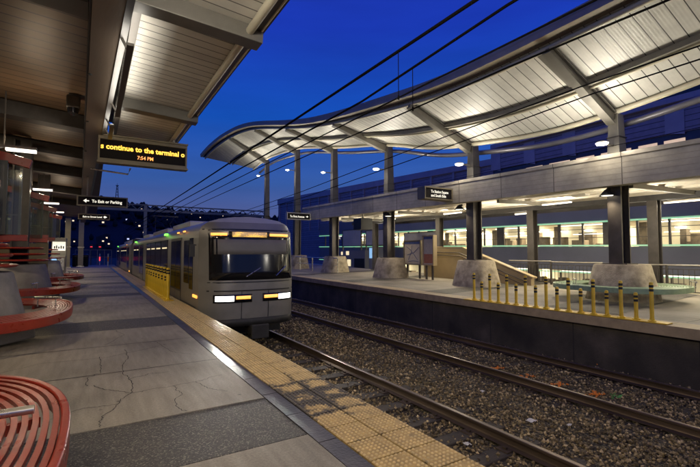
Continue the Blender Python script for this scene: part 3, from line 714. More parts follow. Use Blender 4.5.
# platform end fence
t = thing('platform_end_fence', (.4, 55.5, 0), 'dim mesh fence closing the far end of the near platform', 'fence')
b = MB()
for k in range(6): b.box(-1.6+k*.7, -1.55+k*.7, 55.4, 55.45, 0, 1.75)
b.build('post', 'steel', t); b = MB(); b.box(-1.6, 1.95, 55.41, 55.44, 1.7, 1.75); b.box(-1.6, 1.95, 55.41, 55.44, .9, .94); b.build('rail', 'steel', t)
for x, y, l, r in ((.75, 54.2, 'red reflective post nearest the fence', 1), (1.45, 50.5, 'pale reflective post at the platform edge', 0)):
    t = thing('marker_post', (x, y, 0), l, 'post', 'reflective posts at the platform end')
    MB().lathe([(.07, 0), (.06, .05), (.06, 1.3)], x, y, 10).build('shaft', 'paper', t, smooth=True)
    MB().lathe([(.064, .5), (.064, .95)], x, y, 10).build('reflector', 'redlamp' if r else 'orange', t)
for x, l in ((-.1, 'left red signal lamp glowing beyond the platform end'), (.95, 'right red signal lamp glowing beyond the platform end')):
    t = thing('track_signal', (x, 70, -1.1), l, 'signal', 'red signals down the line')
    MB().lathe([(.06, -1.2), (.06, 1.9)], x, 70, 8).build('mast', 'steeld', t); b = MB(); b.box(x-.2, x+.2, 70.01, 70.2, 1.9, 2.6); b.build('head', 'black', t)
    MB().lathe([(.12, 2.2), (.15, 2.25), (.12, 2.3)], x, 69.93, 10).build('lens', 'redlamp', t)
# back wall of the near platform
b = MB(); b.box(-8.0, -7.6, -6, 56, 0, 4.9); tag(b.build('rear_wall', 'backwall', origin=(-7.8, 20, 0)), 'dim block wall behind the near platform benches', 'wall')

# ------------------------------------------------------------------ signs on the left
t = thing('departure_display', (1.05, 11.4, 4.2), 'hanging amber led display showing the time under the canopy end', 'display')
YS = 11.45
b = MB(); b.box(.06, 2.06, YS, YS+.22, 3.60, 3.66); b.box(.06, 2.06, YS, YS+.22, 4.12, 4.20)
b.box(.06, .10, YS, YS+.22, 3.66, 4.12); b.box(2.02, 2.06, YS, YS+.22, 3.66, 4.12); b.box(.10, 2.02, YS+.06, YS+.2, 3.66, 4.12); b.box(.04, 2.08, YS-.02, YS+.24, 3.55, 3.60); b.box(.04, 2.08, YS-.02, YS+.24, 4.203, 4.24)
b.build('casing', 'signframe', t, bevel=.006)
b = MB(); b.box(.102, 2.018, YS+.045, YS+.058, 3.662, 4.118); b.build('screen', 'signback', t)
b = MB(); b.text('s continue to the terminal o', (.115, YS+.040, 3.90), (1, 0, 0), (0, 0, 1), .175, 1.89, .035); b.build('lettering', 'led', t)
b = MB(); b.text('7:54 PM', (.90, YS+.040, 3.715), (1, 0, 0), (0, 0, 1), .125, .36, .02); b.build('time_lettering', 'ledr', t)
b = MB()
for x in (.35, 1.75): b.box(x-.03, x+.03, YS+.1, YS+.14, 4.24, 4.48)
b.build('hanger', 'steel', t)
b = MB(); b.tube([(.05+gx(12), 12.2, 3.50), (.75, 12.2, 3.44), (.80, 12.2, 3.60)], .022, 8); b.build('bracket', 'chrome', t, smooth=True)
def flat_sign(name, y, x0, x1, z0, z1, label, lines, arrow, post=None, depth=.18, frame='signframe', group=None):
    t = thing(name, ((x0+x1)/2, y, z0), label, 'sign', group)
    fr = .045 if z1-z0 < .4 else .05
    b = MB(); b.box(x0, x1, y, y+depth, z0, z0+fr); b.box(x0, x1, y, y+depth, z1-fr, z1); b.box(x0, x0+fr, y, y+depth, z0+fr, z1-fr); b.box(x1-fr, x1, y, y+depth, z0+fr, z1-fr); b.build('frame', frame, t)
    b = MB(); b.box(x0+fr, x1-fr, y+.03, y+depth-.03, z0+fr, z1-fr); b.build('panel', 'signback', t)
    b = MB()
    for body, tx, tz, h_, wd in lines: b.text(body, (tx, y+.026, tz), (1, 0, 0), (0, 0, 1), h_, wd, .025)
    if arrow:
        ax, az, s = arrow[:3]; d = arrow[3]
        yy = y+.026
        if d == 'dot':
            n = 16; b.add([(ax+s*.5*math.cos(6.283*k/n), yy, az+s*.5*math.sin(6.283*k/n)) for k in range(n)], [tuple(range(n))])
            b.add([(ax+s*.4, yy, az-s*.35), (ax+s*.95, yy, az), (ax+s*.4, yy, az+s*.35)], [(0, 1, 2)])
        else:
            b.add([(ax-d*s*.5, yy, az-s*.12), (ax+d*s*.1, yy, az-s*.12), (ax+d*s*.1, yy, az+s*.12), (ax-d*s*.5, yy, az+s*.12)], [(0, 1, 2, 3)])
            b.add([(ax+d*s*.0, yy, az-s*.45), (ax+d*s*.6, yy, az), (ax+d*s*.0, yy, az+s*.45)], [(0, 1, 2)])
    b.build('lettering', 'signtext', t)
    if post:
        b = MB()
        for p in post: b.bar(p[0], p[1], .05, .05)
        b.build('hanger', 'steel', t)
    return t
flat_sign('hanging_sign', 18, -.52, 1.12, 3.12, 3.50, 'black hanging sign reading To Exit or Parking with left arrow', [('To Exit or Parking', -.05, 3.255, .15, .98)], (-.22, 3.31, .17, -1), [((-.2, 18.09, 3.5), (-.2, 18.09, 4.2))])
flat_sign('hanging_sign', 24, -.62, .72, 3.03, 3.31, 'small black hanging sign reading Exit to Street Level', [('Exit to Street Level', -.42, 3.125, .12, .80)], (.50, 3.17, .11, 'dot'), [((-.3, 24.09, 3.31), (-.3, 24.09, 4.2))])

# ------------------------------------------------------------------ yellow barrier posts
def bollard(x, y, z, h, r, label, group):
    t = thing('barrier_post', (x, y, z), label, 'bollard', group)
    MB().lathe([(.075, z), (.075, z+.018), (r+.01, z+.03), (r, z+.07), (r, z+h-.02), (r*.75, z+h), (r*.2, z+h+.004)], x, y, 14).build('shaft', 'yellow', t, smooth=True)
    for q in (.055, .135):
        MB().lathe([(r+.0035, z+h-q-.05), (r+.0035, z+h-q)], x, y, 14).build('band', 'black', t, smooth=True)
    return t
def barrier(xs, y0, y1, n, hs, r, who, base_label, zf):
    t0 = bollard(xs, y0, zf, hs[0], r, 'tall yellow post with black bands on the %s' % who, 'yellow posts on the %s' % who)
    t1 = bollard(xs, y0+(y1-y0)/(n-1), zf, hs[1], r, 'short yellow post with black bands on the %s' % who, 'yellow posts on the %s' % who)
    for i in range(2, n):
        o = (t0, t1)[i % 2]
        dup(o, (xs+random.uniform(-.006, .006), y0+(y1-y0)*i/(n-1), zf), o['label'], o['group'])
    b = MB(); b.box(xs-.13, xs+.13, y0-.3, y1+.3, zf-.022, zf-.001)
    tag(b.build('yellow_kerb_strip', 'yellow', origin=(xs, (y0+y1)/2, zf-.02), bevel=.006), base_label, 'base strip')
barrier(9.62, 4.0, 8.6, 17, (.78, .55), .037, 'far platform edge', 'yellow base strip under the posts on the far platform edge', .026)
barrier(1.93, 13.35, 18.9, 17, (.93, .72), .05, 'near platform beside the train', 'yellow base strip under the posts beside the train', .028)

# ------------------------------------------------------------------ the train
TXC, HW = 3.57, 1.27
def yf(x, z):
    q = abs(x)/HW
    rake = max(0, (z-.62))*.10 if z < 1.95 else .133+(z-1.95)*1.1
    low = max(0, -(z-.05))*.10
    return 10.32+.16*q*q+.50*q**7+rake+low
prof = [(1.20, -.44), (1.25, -.36), (1.27, -.1), (1.27, .5), (1.27, 1.0), (1.265, 1.75), (1.25, 1.95), (1.20, 2.08), (1.06, 2.19), (.8, 2.28), (.4, 2.34), (.0, 2.36)]
t = thing('light_rail_train', (TXC, 10, -.95), 'silver light rail train with lit amber destination sign and headlights', 'train')
def car(y_end, front, mn):
    b = MB(); full = prof+[(-x, z) for x, z in prof[-2::-1]]
    y0s = [(yf(x, z) if front else y_front) for x, z in full]
    rows = []
    rows.append([(TXC+x, y, z) for (x, z), y in zip(full, y0s)])
    nst = 6
    for k in range(1, nst+1):
        rows.append([(TXC+x, y+(y_end-y)*k/nst, z) for (x, z), y in zip(full, y0s)])
    b.grid(rows)
    if front:
        cap = []
        for x, z in prof:
            cap.append([(TXC+x*c, yf(x*c, z), z) for c in [q/12 for q in range(-12, 13)]])
        b.grid(cap)
    else:
        b.add(rows[0], [tuple(range(len(full)))])
    b.add(rows[-1], [tuple(range(len(full)))])
    for i, f in enumerate(b.f):
        if sum(b.v[k][2] for k in f)/len(f) > 2.15: b.m[i] = 1
    return b.build(mn, ['trainbody', 'trainroof'], t, smooth=True)
y_front = None
car(31.2, True, 'front_car_body')
y_front = 33.0
car(52.5, False, 'rear_car_body')
b = MB()
for k in range(8): b.box(TXC-1.17+.03*(k % 2), TXC+1.17-.03*(k % 2), 31.2+k*.225, 31.2+(k+1)*.225, -.4, 2.32)
b.build('articulation_bellows', 'traindark', t)
def front_patch(x0, x1, z0, z1, off, nm, mt, nx=10, nz=4, par=None, thick=.02):
    b = MB(); g = [[(TXC+x0+(x1-x0)*i/nx, yf(x0+(x1-x0)*i/nx, z0+(z1-z0)*j/nz)-off, z0+(z1-z0)*j/nz) for i in range(nx+1)] for j in range(nz+1)]
    b.grid(g); o = b.build(nm, mt, par or t, smooth=True)
    q = o.modifiers.new('thick', 'SOLIDIFY'); q.thickness = thick; q.offset = 1 if False else -1
    return o
front_patch(-1.10, 1.10, .72, 1.98, .012, 'windscreen', 'blackgl', 14, 6)
front_patch(-1.00, 1.00, 1.36, 1.74, .016, 'sun_blind', 'seatback', 14, 3)
front_patch(-.66, .40, 1.785, 1.945, .017, 'sign_box', 'black', 8, 2)
ds = front_patch(-.58, .32, 1.80, 1.93, .022, 'destination_sign', 'destmat', 8, 2)
for x0, x1 in ((-1.06, -.70), (.40, .98)): front_patch(x0, x1, 1.835, 1.90, .022, 'marker_light', 'amber', 5, 1)
for x0, x1 in ((-.98, -.55), (.62, 1.02)): front_patch(x0, x1, .20, .33, .022, 'headlight', 'head', 6, 2)
for x0, x1 in ((-.50, -.14), (.22, .60)): front_patch(x0, x1, .245, .325, .022, 'indicator_light', 'amber', 6, 2)
b = MB(); b.box(TXC-.16, TXC+.16, 10.03, 10.8, -.62, -.42); b.box(TXC-.22, TXC+.22, 9.95, 10.05, -.70, -.36); b.build('coupler', 'traindark', t, bevel=.02)
front_patch(-1.13, 1.13, .655, .675, .008, 'panel_seam', 'black', 12, 1)
for x0 in (-.36, .34): front_patch(x0-.006, x0+.006, -.24, .44, .008, 'panel_seam', 'black', 1, 6)
front_patch(-1.2, 1.2, 1.985, 2.01, .012, 'roof_seam', 'black', 12, 1)
for x0, x1 in ((-1.02, -.10), (.18, 1.06)): front_patch(x0, x1, .165, .365, .014, 'lamp_housing', 'blackgl', 8, 2)
front_patch(-1.14, 1.14, .44, .47, .01, 'bumper_line', 'traindark', 12, 1)
front_patch(-1.1, 1.1, -.43, -.25, .05, 'bumper', 'traindark', 12, 2, thick=.06)
b = MB(); b.tube([(TXC-.25, yf(-.3, .9)-.03, .80), (TXC+.12, yf(.1, 1.)-.035, 1.02)], .012, 6); b.tube([(TXC+.55, yf(.5, .9)-.03, .80), (TXC+.85, yf(.8, 1.)-.035, 1.06)], .012, 6); b.build('wiper', 'chrome', t)
xs = TXC-HW
def side(y0, y1, z0, z1, nm, mt, d=.012):
    b = MB(); b.box(xs-d, xs+.03, y0, y1, z0, z1); return b.build(nm, mt, t)
side(11.7, 12.15, .42, 1.80, 'cab_window', 'blackgl'); side(12.25, 12.95, .55, 1.75, 'cab_window', 'blackgl')
def door(y0, y1):
    d = side(y0, y1, -.42, 1.86, 'door', 'steeld', .010)
    mid = (y0+y1)/2
    for a, c in ((y0+.06, mid-.03), (mid+.03, y1-.06)):
        MB().box(xs-.016, xs, a, c, .3, 1.78).build('door_glass', 'blackgl', d); MB().box(xs-.016, xs, a, c, -.36, .24).build('door_panel', 'trainbody', d)
door(13.4, 15.3); door(24.4, 26.4); door(34.4, 36.2); door(45, 47)
for y0, y1 in ((16.1, 17.7), (17.8, 19.4), (19.5, 21.1), (21.2, 22.9), (26.9, 28.5), (28.6, 30.4), (37, 38.7), (38.8, 40.5), (40.6, 42.4), (42.5, 44.3), (47.6, 49.3), (49.4, 51.4)):
    wn = side(y0, y1, .62, 1.86, 'side_window', 'blackgl')
    # glowing strip laid on the outer glass imitates dim streaks of interior light
    MB().box(xs-.0155, xs-.0125, y0+.15, y1-.3, 1.55, 1.60).build('glow_streak', 'winlit', wn)
side(11.3, 31, -.02, .0, 'side_trim', 'traindark', .006); side(33.1, 52.3, -.02, .0, 'side_trim', 'traindark', .006)
for y in (16.62, 29.0, 50.0):
    MB().box(xs-.03, xs+.05, y-.22, y+.22, 2.03, 2.10).build('door_light', 'green', t)
    light('POINT', 'green_glow', (xs-.15, y, 2.05), 0.35, (.2, 1, .08), .08)
for y in (12.9, 36.6, 13.9): MB().box(xs-.03, xs, y-.14, y+.14, 2.0, 2.04).build('marker_light', 'amber', t)
b = MB(); q = 11.05; b.box(xs-.02, xs+.04, 11.12, 11.62, .24, .31); b.build('indicator_light', 'amber', t)
MB().box(xs-.02, xs+.02, 33.5, 33.9, .05, .14).build('indicator_light', 'amber', t)
for y0, y1 in ((15, 18.5), (20, 25), (27, 30), (35, 40), (42, 49)): MB().box(TXC-.75, TXC+.75, y0, y1, 2.28, 2.50).build('roof_equipment', 'trainroof', t, bevel=.04)
b = MB()
for x in (-.5, .5): b.bar((TXC+x, 26.3, 2.6), (TXC+x*.8, 27.2, 3.1), .04, .04); b.bar((TXC+x*.8, 27.2, 3.1), (TXC+x, 26.1, 3.5), .04, .04)
b.bar((TXC-.7, 26.1, 3.51), (TXC+.7, 26.1, 3.51), .05, .05); b.build('pantograph', 'steeld', t)
b = MB(); b.tube([(xs-.02, 11.22, 1.6), (xs-.14, 11.15, 1.6)], .015, 6); b.box(xs-.2, xs-.08, 11.08, 11.14, 1.3, 1.62); b.build('mirror', 'traindark', t)
for y in (12.6, 14.4, 31.3, 33, 49, 50.8):
    b = MB()
    for x in (TXC-.93, TXC+.93): b.tube([(x-.06, y, -.58), (x+.06, y, -.58)], .35, 20)
    b.build('wheelset', 'traindark', t, smooth=True)
b = MB(); b.box(TXC-1.1, TXC+1.1, 11.4, 30.8, -.80, -.55); b.box(TXC-1.1, TXC+1.1, 33.4, 52, -.80, -.55); b.build('underframe', 'traindark', t)
for x, l_ in ((-.77, 0), (.82, 1)): light('SPOT', 'headlight_beam', (TXC+x, yf(x, .26)-.06, .26), 140, (1, .95, .85), .06, (TXC+x, 2, -1.2), 60, .8)

# ------------------------------------------------------------------ right canopy
def interp(tab, y):
    if y <= tab[0][0]: return tab[0][1]
    for (a, v0), (c, v1) in zip(tab[:-1], tab[1:]):
        if y <= c:
            q = (y-a)/(c-a); return v0+(v1-v0)*q
    return tab[-1][1]
ZO = [(-8, 7.9), (-2, 7.35), (3, 7.0), (6, 6.92), (8, 6.86), (10, 6.92), (12.5, 7.2), (16.6, 7.75), (20, 8.33), (24, 9.3), (27, 10.1), (30, 10.8), (33, 11.3), (36, 11.6), (39, 11.8), (43, 11.85), (47, 11.6)]
ZI = [(-8, 7.2), (-2, 6.5), (4, 5.95), (6, 5.68), (8.75, 5.58), (11.9, 5.95), (14.2, 6.25), (17.6, 7.25), (22.6, 8.15), (26, 8.9), (29, 9.5), (33, 9.85), (36, 10.0), (38.5, 9.75), (41, 9.3)]
def smooth_i(tab, y): return sum(interp(tab, y+d) for d in (-1.2, -.6, 0, .6, 1.2))/5
def zo(y): return smooth_i(ZO, y)
def zi(y): return smooth_i(ZI, y)
XO, XI = 9.85, 13.3
def yin(y): return min(y, 41) if y < 38 else 38+(y-38)*.16     # the end edge is skewed
def cp(y, q, dz=0.):
    """point on the canopy underside: q=0 track side, 1 column side"""
    ya = y; yb = yin(y); return (XO+(XI-XO)*q, ya+(yb-ya)*q, zo(y)*(1-q)+zi(yb)*q+dz)
t = thing('far_canopy', (11.5, 6, 5.6), 'sweeping pale metal canopy roof rising over the far platform', 'canopy')
yy = [-8+k*.6 for k in range(92)]; yy = [y for y in yy if y <= 46.5]
b = MB(); b.grid([[cp(y, q) for q in (0, .25, .5, .75, 1)] for y in yy]); b.build('roof_deck', 'deck', t, smooth=True)
b = MB(); b.grid([[cp(y, q, .22) for q in (-.04, .5, 1.02)] for y in yy]); b.build('roof_top', 'steeld', t, smooth=True)
b = MB(); b.grid([[cp(y, -.05, dz) for dz in (-.04, .08, .20)] for y in yy]); b.grid([[cp(y, q, -.04) for q in (-.05, -.008)] for y in yy]); b.build('edge_fascia', 'edgecap', t, smooth=True)
b = MB(); b.grid([[cp(y, -.053, dz) for dz in (.12, .25)] for y in yy]); b.build('edge_cap', 'edgecap', t, smooth=True)
b = MB(); b.grid([[cp(y, q, -.03) for q in (.0, .03)] for y in yy]); b.build('edge_grille', 'girder', t)
MB().tube([cp(y, .055, -.09) for y in yy], .075, 10).build('edge_pipe', 'pipe', t, smooth=True)
MB().tube([cp(y, .60, -.10) for y in yy], .06, 10).build('middle_pipe', 'pipe', t, smooth=True)
b = MB()
for y0, y1 in zip(yy[:-1], yy[1:]): b.bar(cp(y0, .545, -.09), cp(y1, .545, -.09), .10, .15)
b.build('middle_purlin', 'steel', t)
MB().tube([cp(y, .985, -.09) for y in yy], .085, 10).build('column_side_pipe', 'pipe', t, smooth=True)
MB().tube([(XI+.55, yin(y), zi(yin(y))-.34) for y in yy], .10, 10).build('gutter_pipe', 'gutter', t, smooth=True)
CY = [-6, 0, 6.35, 11.9, 17.7, 23.6, 29.4, 36.0]
for y in CY:
    b = MB()
    p0 = Vector(cp(y, .03, -.20)); p1 = Vector((13.15, y, zi(y)-.30)); d = (p1-p0).normalized(); r = Vector((0, 1, 0)); u = Vector((d.z, 0, -d.x))
    if u.z < 0: u = -u
    def hex_taper(h0, h1, wd, off0, off1):
        a0, a1 = p0+u*off0, p1+u*off1
        b.hexa([a0-r*wd-u*h0, a0+r*wd-u*h0, a1+r*wd-u*h1, a1-r*wd-u*h1, a0-r*wd+u*h0, a0+r*wd+u*h0, a1+r*wd+u*h1, a1-r*wd+u*h1])
    hex_taper(.09, .17, .05, .02, .02); hex_taper(.014, .014, .12, -.085, -.165); hex_taper(.014, .014, .12, .125, .2)
    b.bar(Vector(cp(y+.32, .05, -.05)), Vector(cp(y+.32, 1., -.05)), .18, .05)
    b.build('rafter', 'rafter', t)
# columns
clabs = {6.35: 'steel column on concrete base inside the pale teal bench', 11.9: 'steel column on concrete base at the far end of the yellow posts', 17.7: 'steel column on concrete base left of the map boards', 23.6: 'steel column on concrete base behind the platform railing', 29.4: 'tall slim steel column behind the train with a hanging sign beside it', 36.0: 'farthest tall steel column rising behind the train roof', 0: 'steel column of the far canopy just beyond the right edge', -6: 'steel column of the far canopy well beyond the right edge'}
fb = lambda y: 3.30+.018*(y-4)
ft = lambda y: 4.20+.0165*(y-4)
for y in CY:
    zb = pz(y, True)*.55
    t = thing('canopy_column', (13.4, y, zb), clabs[y], 'column', 'columns of the far platform')
    b = MB(); pedestal(b, 13.45, y, .86, .64, zb-.05, zb+1.06); b.build('pedestal', 'ped', t, smooth=True)
    zt = zi(y)-.12; w1 = .16
    b = MB()
    x0, x1 = 13.12, 13.62
    b.box(x0, x0+.05, y-.19, y+.19, zb+1.06, ft(y)); b.box(x1-.05, x1, y-.19, y+.19, zb+1.06, ft(y)); b.box(x0+.05, x1-.05, y-.03, y+.03, zb+1.06, ft(y)); b.box(x0-.08, x1+.08, y-.34, y+.34, zb+1.04, zb+1.09)
    b.build('lower_shaft', 'steeld', t)
    b = MB(); s0, s1 = .18, .13
    b.hexa([(13.16, y-s0, ft(y)), (13.60, y-s0, ft(y)), (13.60, y+s0, ft(y)), (13.16, y+s0, ft(y)), (13.2, y-s1, zt), (13.55, y-s1, zt), (13.55, y+s1, zt), (13.2, y+s1, zt)])
    b.build('upper_shaft', 'steel' if y < 8 else 'steelm', t, bevel=.01)  # paler steel paints lamplight onto the near shafts, far ones stay dark
    b = MB(); b.hexa([(13.155, y-.19, ft(y)+.6), (13.605, y-.19, ft(y)+.6), (13.605, y+.19, ft(y)+.6), (13.155, y+.19, ft(y)+.6), (13.155, y-.19, ft(y)+.63), (13.605, y-.19, ft(y)+.63), (13.605, y+.19, ft(y)+.63), (13.155, y+.19, ft(y)+.63)]); b.build('joint_collar', 'steeld', t)
    # flood lamp
    zl = {6.35: 4.55, 11.9: 4.95, 17.7: 5.75, 23.6: 6.55, 29.4: 7.7, 36.0: 8.3}.get(y, 4.6)
    ll = {6.35: 'bright flood lamp on the column above the teal bench', 11.9: 'bright flood lamp on the column above the lit station sign', 17.7: 'round flood lamp on the column left of the map boards', 23.6: 'flood lamp on the fourth column from the right', 29.4: 'small flood lamp on the tall column behind the train', 36.0: 'smallest flood lamp on the farthest column'}.get(y, 'flood lamp of the far canopy beyond the right edge')
    f = thing('flood_lamp', (13.0, y, zl), ll, 'lamp', 'flood lamps on the far columns')
    k = 1. if y < 20 else .8
    b = MB(); b.bar((13.16, y, zl+.05), (12.6, y, zl+.05), .05, .05); b.lathe([(.06, zl+.10), (.15*k, zl+.07), (.17*k, zl+.035)], 12.55, y, 16); b.build('housing', 'steel', f, smooth=True)
    b = MB(); b.lathe([(.165*k, zl+.034), (.14*k, zl-.01), (.06, zl-.03)], 12.55, y, 16); b.build('lens', 'lamp', f, smooth=True)
    pw = 20 if y < 20 else 25
    zq = max(ft(y)+.15, zl-.2)
    light('AREA', 'canopy_flood', (12.4, y, zq), pw*.55, (1, .93, .79), .35, (10.8, y+.2, zo(y)))
    for sg in (-1, 1): light('AREA', 'canopy_flood_side', (12.4, y+sg*.2, zq), pw*1.15, (1, .93, .79), .35, (11.3, y+sg*2.9, zo(y+sg*3)))
    light('POINT', 'flood_spill', (12.2, y, zl-.12), 19, (1, .91, .74), .2)

# concrete fascia beam
t = thing('fascia_beam', (12.8, 10, 3.3), 'long concrete beam spanning in front of the far columns', 'beam')
yb_ = [-8, -2, 4, 10, 16, 22, 27]
b = MB(); b.grid([[(12.70, y, fb(y)), (12.70, y, ft(y)), (13.05, y, ft(y)), (13.05, y, fb(y)), (12.70, y, fb(y))] for y in yb_]); b.add([(12.70, 27, fb(27)), (12.70, 27, ft(27)), (13.05, 27, ft(27)), (13.05, 27, fb(27))], [(0, 1, 2, 3)])
b.build('concrete_face', 'fascia', t)
b = MB(); b.grid([[(12.66, y, ft(y)-.10), (12.66, y, ft(y)+.02), (13.08, y, ft(y)+.02)] for y in yb_]); b.build('coping', 'fascia', t)
b = MB()
for hz in (.16, .31, .47, .62): b.grid([[(12.6965, y, fb(y)+hz), (12.6965, y, fb(y)+hz+.009)] for y in yb_])
b.build('board_line', 'boardline', t)

# concourse ceiling
t = thing('concourse_ceiling', (16, 10, 3.4), 'pale beamed ceiling behind the long concrete beam', 'ceiling')
CZ = lambda y: 3.72+.012*(y-4)
ceil_y = [-8, 0, 8, 16, 24, 27]
b = MB(); b.grid([[(13.06, y, CZ(y)), (20.2, y, CZ(y))] for y in ceil_y]); b.build('deck', 'ceil', t)
b = MB(); b.grid([[(13.06, y, CZ(y)+.45), (20.2, y, CZ(y)+.45)] for y in ceil_y]); b.grid([[(20.2, y, CZ(y)-.35), (20.2, y, CZ(y)+.45)] for y in ceil_y]); b.build('roof', 'steeld', t)
for x in (14.2, 15.1, 16.0, 17.9, 18.8):
    b = MB()
    for y0, y1 in zip(ceil_y[:-1], ceil_y[1:]): b.hexa([(x, y0, CZ(y0)-.28), (x+.28, y0, CZ(y0)-.28), (x+.28, y1, CZ(y1)-.28), (x, y1, CZ(y1)-.28), (x-.05, y0, CZ(y0)-.004), (x+.33, y0, CZ(y0)-.004), (x+.33, y1, CZ(y1)-.004), (x-.05, y1, CZ(y1)-.004)])
    b.build('joist', 'ceil', t)
for y in (0, 6.6, 11.4, 17.7, 23.6):
    b = MB(); b.bar((13.62, y-.5, CZ(y)-.36), (16.95, y-.9, CZ(y)-.36), .13, .14); b.build('cross_beam', 'steel', t)
b = MB()
for y0, y1 in zip(ceil_y[:-1], ceil_y[1:]): b.hexa([(16.85, y0, CZ(y0)-.50), (17.15, y0, CZ(y0)-.50), (17.15, y1, CZ(y1)-.50), (16.85, y1, CZ(y1)-.50), (16.85, y0, CZ(y0)-.3), (17.15, y0, CZ(y0)-.3), (17.15, y1, CZ(y1)-.3), (16.85, y1, CZ(y1)-.3)])
b.build('edge_girder', 'beamdark', t)
b = MB()
for k in range(9): b.tube([(13.5+k*.25, -6, 3.5), (13.5+k*.25, -5.9, 3.5)], .01, 4)
for y in (8, 14.2, 20.3): b.box(14.6, 14.9, y, y+.5, CZ(y)-.36, CZ(y)-.29)
b.build('junction_box', 'panelw', t)
# concourse rear columns
for y, l in ((0.9, 'rear steel column beyond the right edge of the concourse'), (6.9, 'dark rear column right of the teal bench'), (11.75, 'dark rear column behind the yellow posts'), (17.7, 'dark rear column behind the stair wall'), (24.1, 'dark rear column near the pale blind panels')):
    t = thing('rear_column', (17, y, 0), l, 'column', 'rear columns of the concourse')
    b = MB(); b.box(16.84, 16.87, y-.16, y+.16, -.05, CZ(y)-.5); b.box(17.13, 17.16, y-.16, y+.16, -.05, CZ(y)-.5); b.box(16.87, 17.13, y-.02, y+.02, -.05, CZ(y)-.5); b.build('shaft', 'steeld', t)
    b = MB(); b.box(16.75, 17.25, y-.25, y+.25, pz(y, True), pz(y, True)+.05); b.build('base_plate', 'steeld', t)
# concourse lamps under the beam
for y, x, l in ((6.45, 12.95, 'dark cone lamp under the beam above the teal bench'), (12.3, 12.95, 'dark cone lamp under the beam by the lit sign'), (17.2, 12.95, 'dark cone lamp under the beam left of the map boards')):
    t = thing('cone_lamp', (x, y, fb(y)-.2), l, 'lamp', 'cone lamps under the beam')
    z = fb(y)-.18
    b = MB(); b.lathe([(.07, z+.10), (.10, z+.06), (.22, z-.08), (.21, z-.08), (.09, z+.05)], x, y, 18); b.bar((x, y, z+.09), (13.1, y, z+.12), .06, .08); b.build('shade', 'black', t, smooth=True)
    MB().lathe([(.16, z-.06), (.15, z-.075), (.05, z-.08)], x, y, 14).build('bulb', 'tube', t)
    light('SPOT', 'cone_spot', (x, y, z-.10), 45, (1, .84, .58), .08, (x-.8, y, 0), 140, .7)
for x, y in ((15.3, 4), (15.3, 9.5), (15.3, 15), (15.5, 20.5), (18.3, 6.5), (18.3, 13), (15.3, -2)):
    t = thing('ceiling_lamp', (x, y, CZ(y)-.5), 'white fluorescent lamp hung under the concourse joists', 'lamp', 'fluorescent lamps of the concourse')
    zc = CZ(y)-.50
    MB().box(x-.07, x+.07, y-.6, y+.6, zc+.045, zc+.09).build('housing', 'steel', t); MB().box(x-.05, x+.05, y-.58, y+.58, zc, zc+.043).build('tube', 'tube', t)
    light('AREA', 'concourse_uplight', (x, y, zc+.10), 30, (1, .93, .78), .3, (x, y, 6), size_y=1.1)
    light('AREA', 'concourse_downlight', (x, y, zc-.08), 60, (1, .88, .64), .3, (x, y, 0), size_y=1.1)
# ------------------------------------------------------------------ uplights added to brighten the ceiling, then concourse railing bays
for y in (0, 6.35, 11.9, 17.7, 23.6):
    t = thing('added_uplight', (13.75, y, 2.3), 'small added uplight on the concourse side of a far column', 'lamp', 'added uplights behind the far columns')
    MB().box(13.63, 13.80, y-.10, y+.10, 2.26, 2.36).build('housing', 'steeld', t); MB().box(13.65, 13.79, y-.09, y+.09, 2.361, 2.372).build('lens', 'tube', t)
    light('AREA', 'added_uplight_beam', (13.95, y, 2.42), 44, (1, .92, .76), .25, (16.2, y+.6, 4.2))
    light('AREA', 'rear_fill_beam', (17.35, y+.5, 2.5), 22, (1, .92, .76), .25, (15.6, y+.9, 4.2))
def rail_bay(y0, ln):
    t = thing('railing_bay', (16.6, y0, pz(y0, True)), 'metal railing bay', 'railing')
    z = pz(y0, True)
    b = MB(); b.tube([(16.6, y0, z+.98), (16.6, y0+ln, z+.98)], .028, 8); b.build('handrail', 'steel', t, smooth=True)
    b = MB(); b.box(16.585, 16.615, y0, y0+ln, z+.10, z+.13); b.box(16.585, 16.615, y0, y0+ln, z+.84, z+.87); b.build('rail', 'steeld', t)
    for k in range(1, 14): MB().box(16.592, 16.608, y0+ln*k/14-.008, y0+ln*k/14+.008, z+.13, z+.84).build('picket', 'steeld', t)
    for q in (0.02,): MB().box(16.56, 16.64, y0+q-.03, y0+q+.03, z, z+.98).build('post', 'steeld', t)
    return t
r0 = rail_bay(-2, 2.1)
rl = ['metal railing bay beyond the right edge', 'metal railing bay at the right picture edge', 'metal railing bay right of the teal bench', 'metal railing bay behind the teal bench', 'metal railing bay left of the teal bench', 'metal railing bay behind the middle yellow posts', 'metal railing bay at the foot of the stair wall', 'metal railing bay hidden behind the stair wall']
r0['label'] = rl[0]; r0['group'] = 'concourse railing'
for i in range(1, 7): dup(r0, (16.6, -2+2.1*i, pz(-2+2.1*i, True)), rl[i])
# stair wall
t = thing('stair_enclosure', (15.5, 14, 0), 'tan stair wall with sloping top behind the map boards', 'stair wall')
b = MB(); b.prism([(17.2, 0), (14.6, 0), (10.7, 0), (10.7, .34), (14.4, 1.60), (17.2, 1.68)], 'x', 15.35, 15.55); b.build('wall', 'tan', t)
b = MB(); b.bar((15.45, 17.2, 1.72), (15.45, 14.38, 1.66), .30, .06); b.bar((15.45, 14.42, 1.66), (15.45, 10.6, .38), .30, .06); b.build('coping', 'tan', t)
b = MB(); b.tube([(15.2, 17, 1.45), (15.2, 14.5, 1.4), (15.2, 10.8, .2)], .025, 8); b.tube([(15.26, 17, 1.3), (15.26, 14.5, 1.25), (15.26, 11.0, .08)], .02, 8); b.build('handrail', 'steeld', t, smooth=True)
b = MB()
for k in range(9):
    y = 10.9+k*.4; z = .0+k*.135
    b.box(15.56, 16.5, y, y+.41, 0, z+.1)
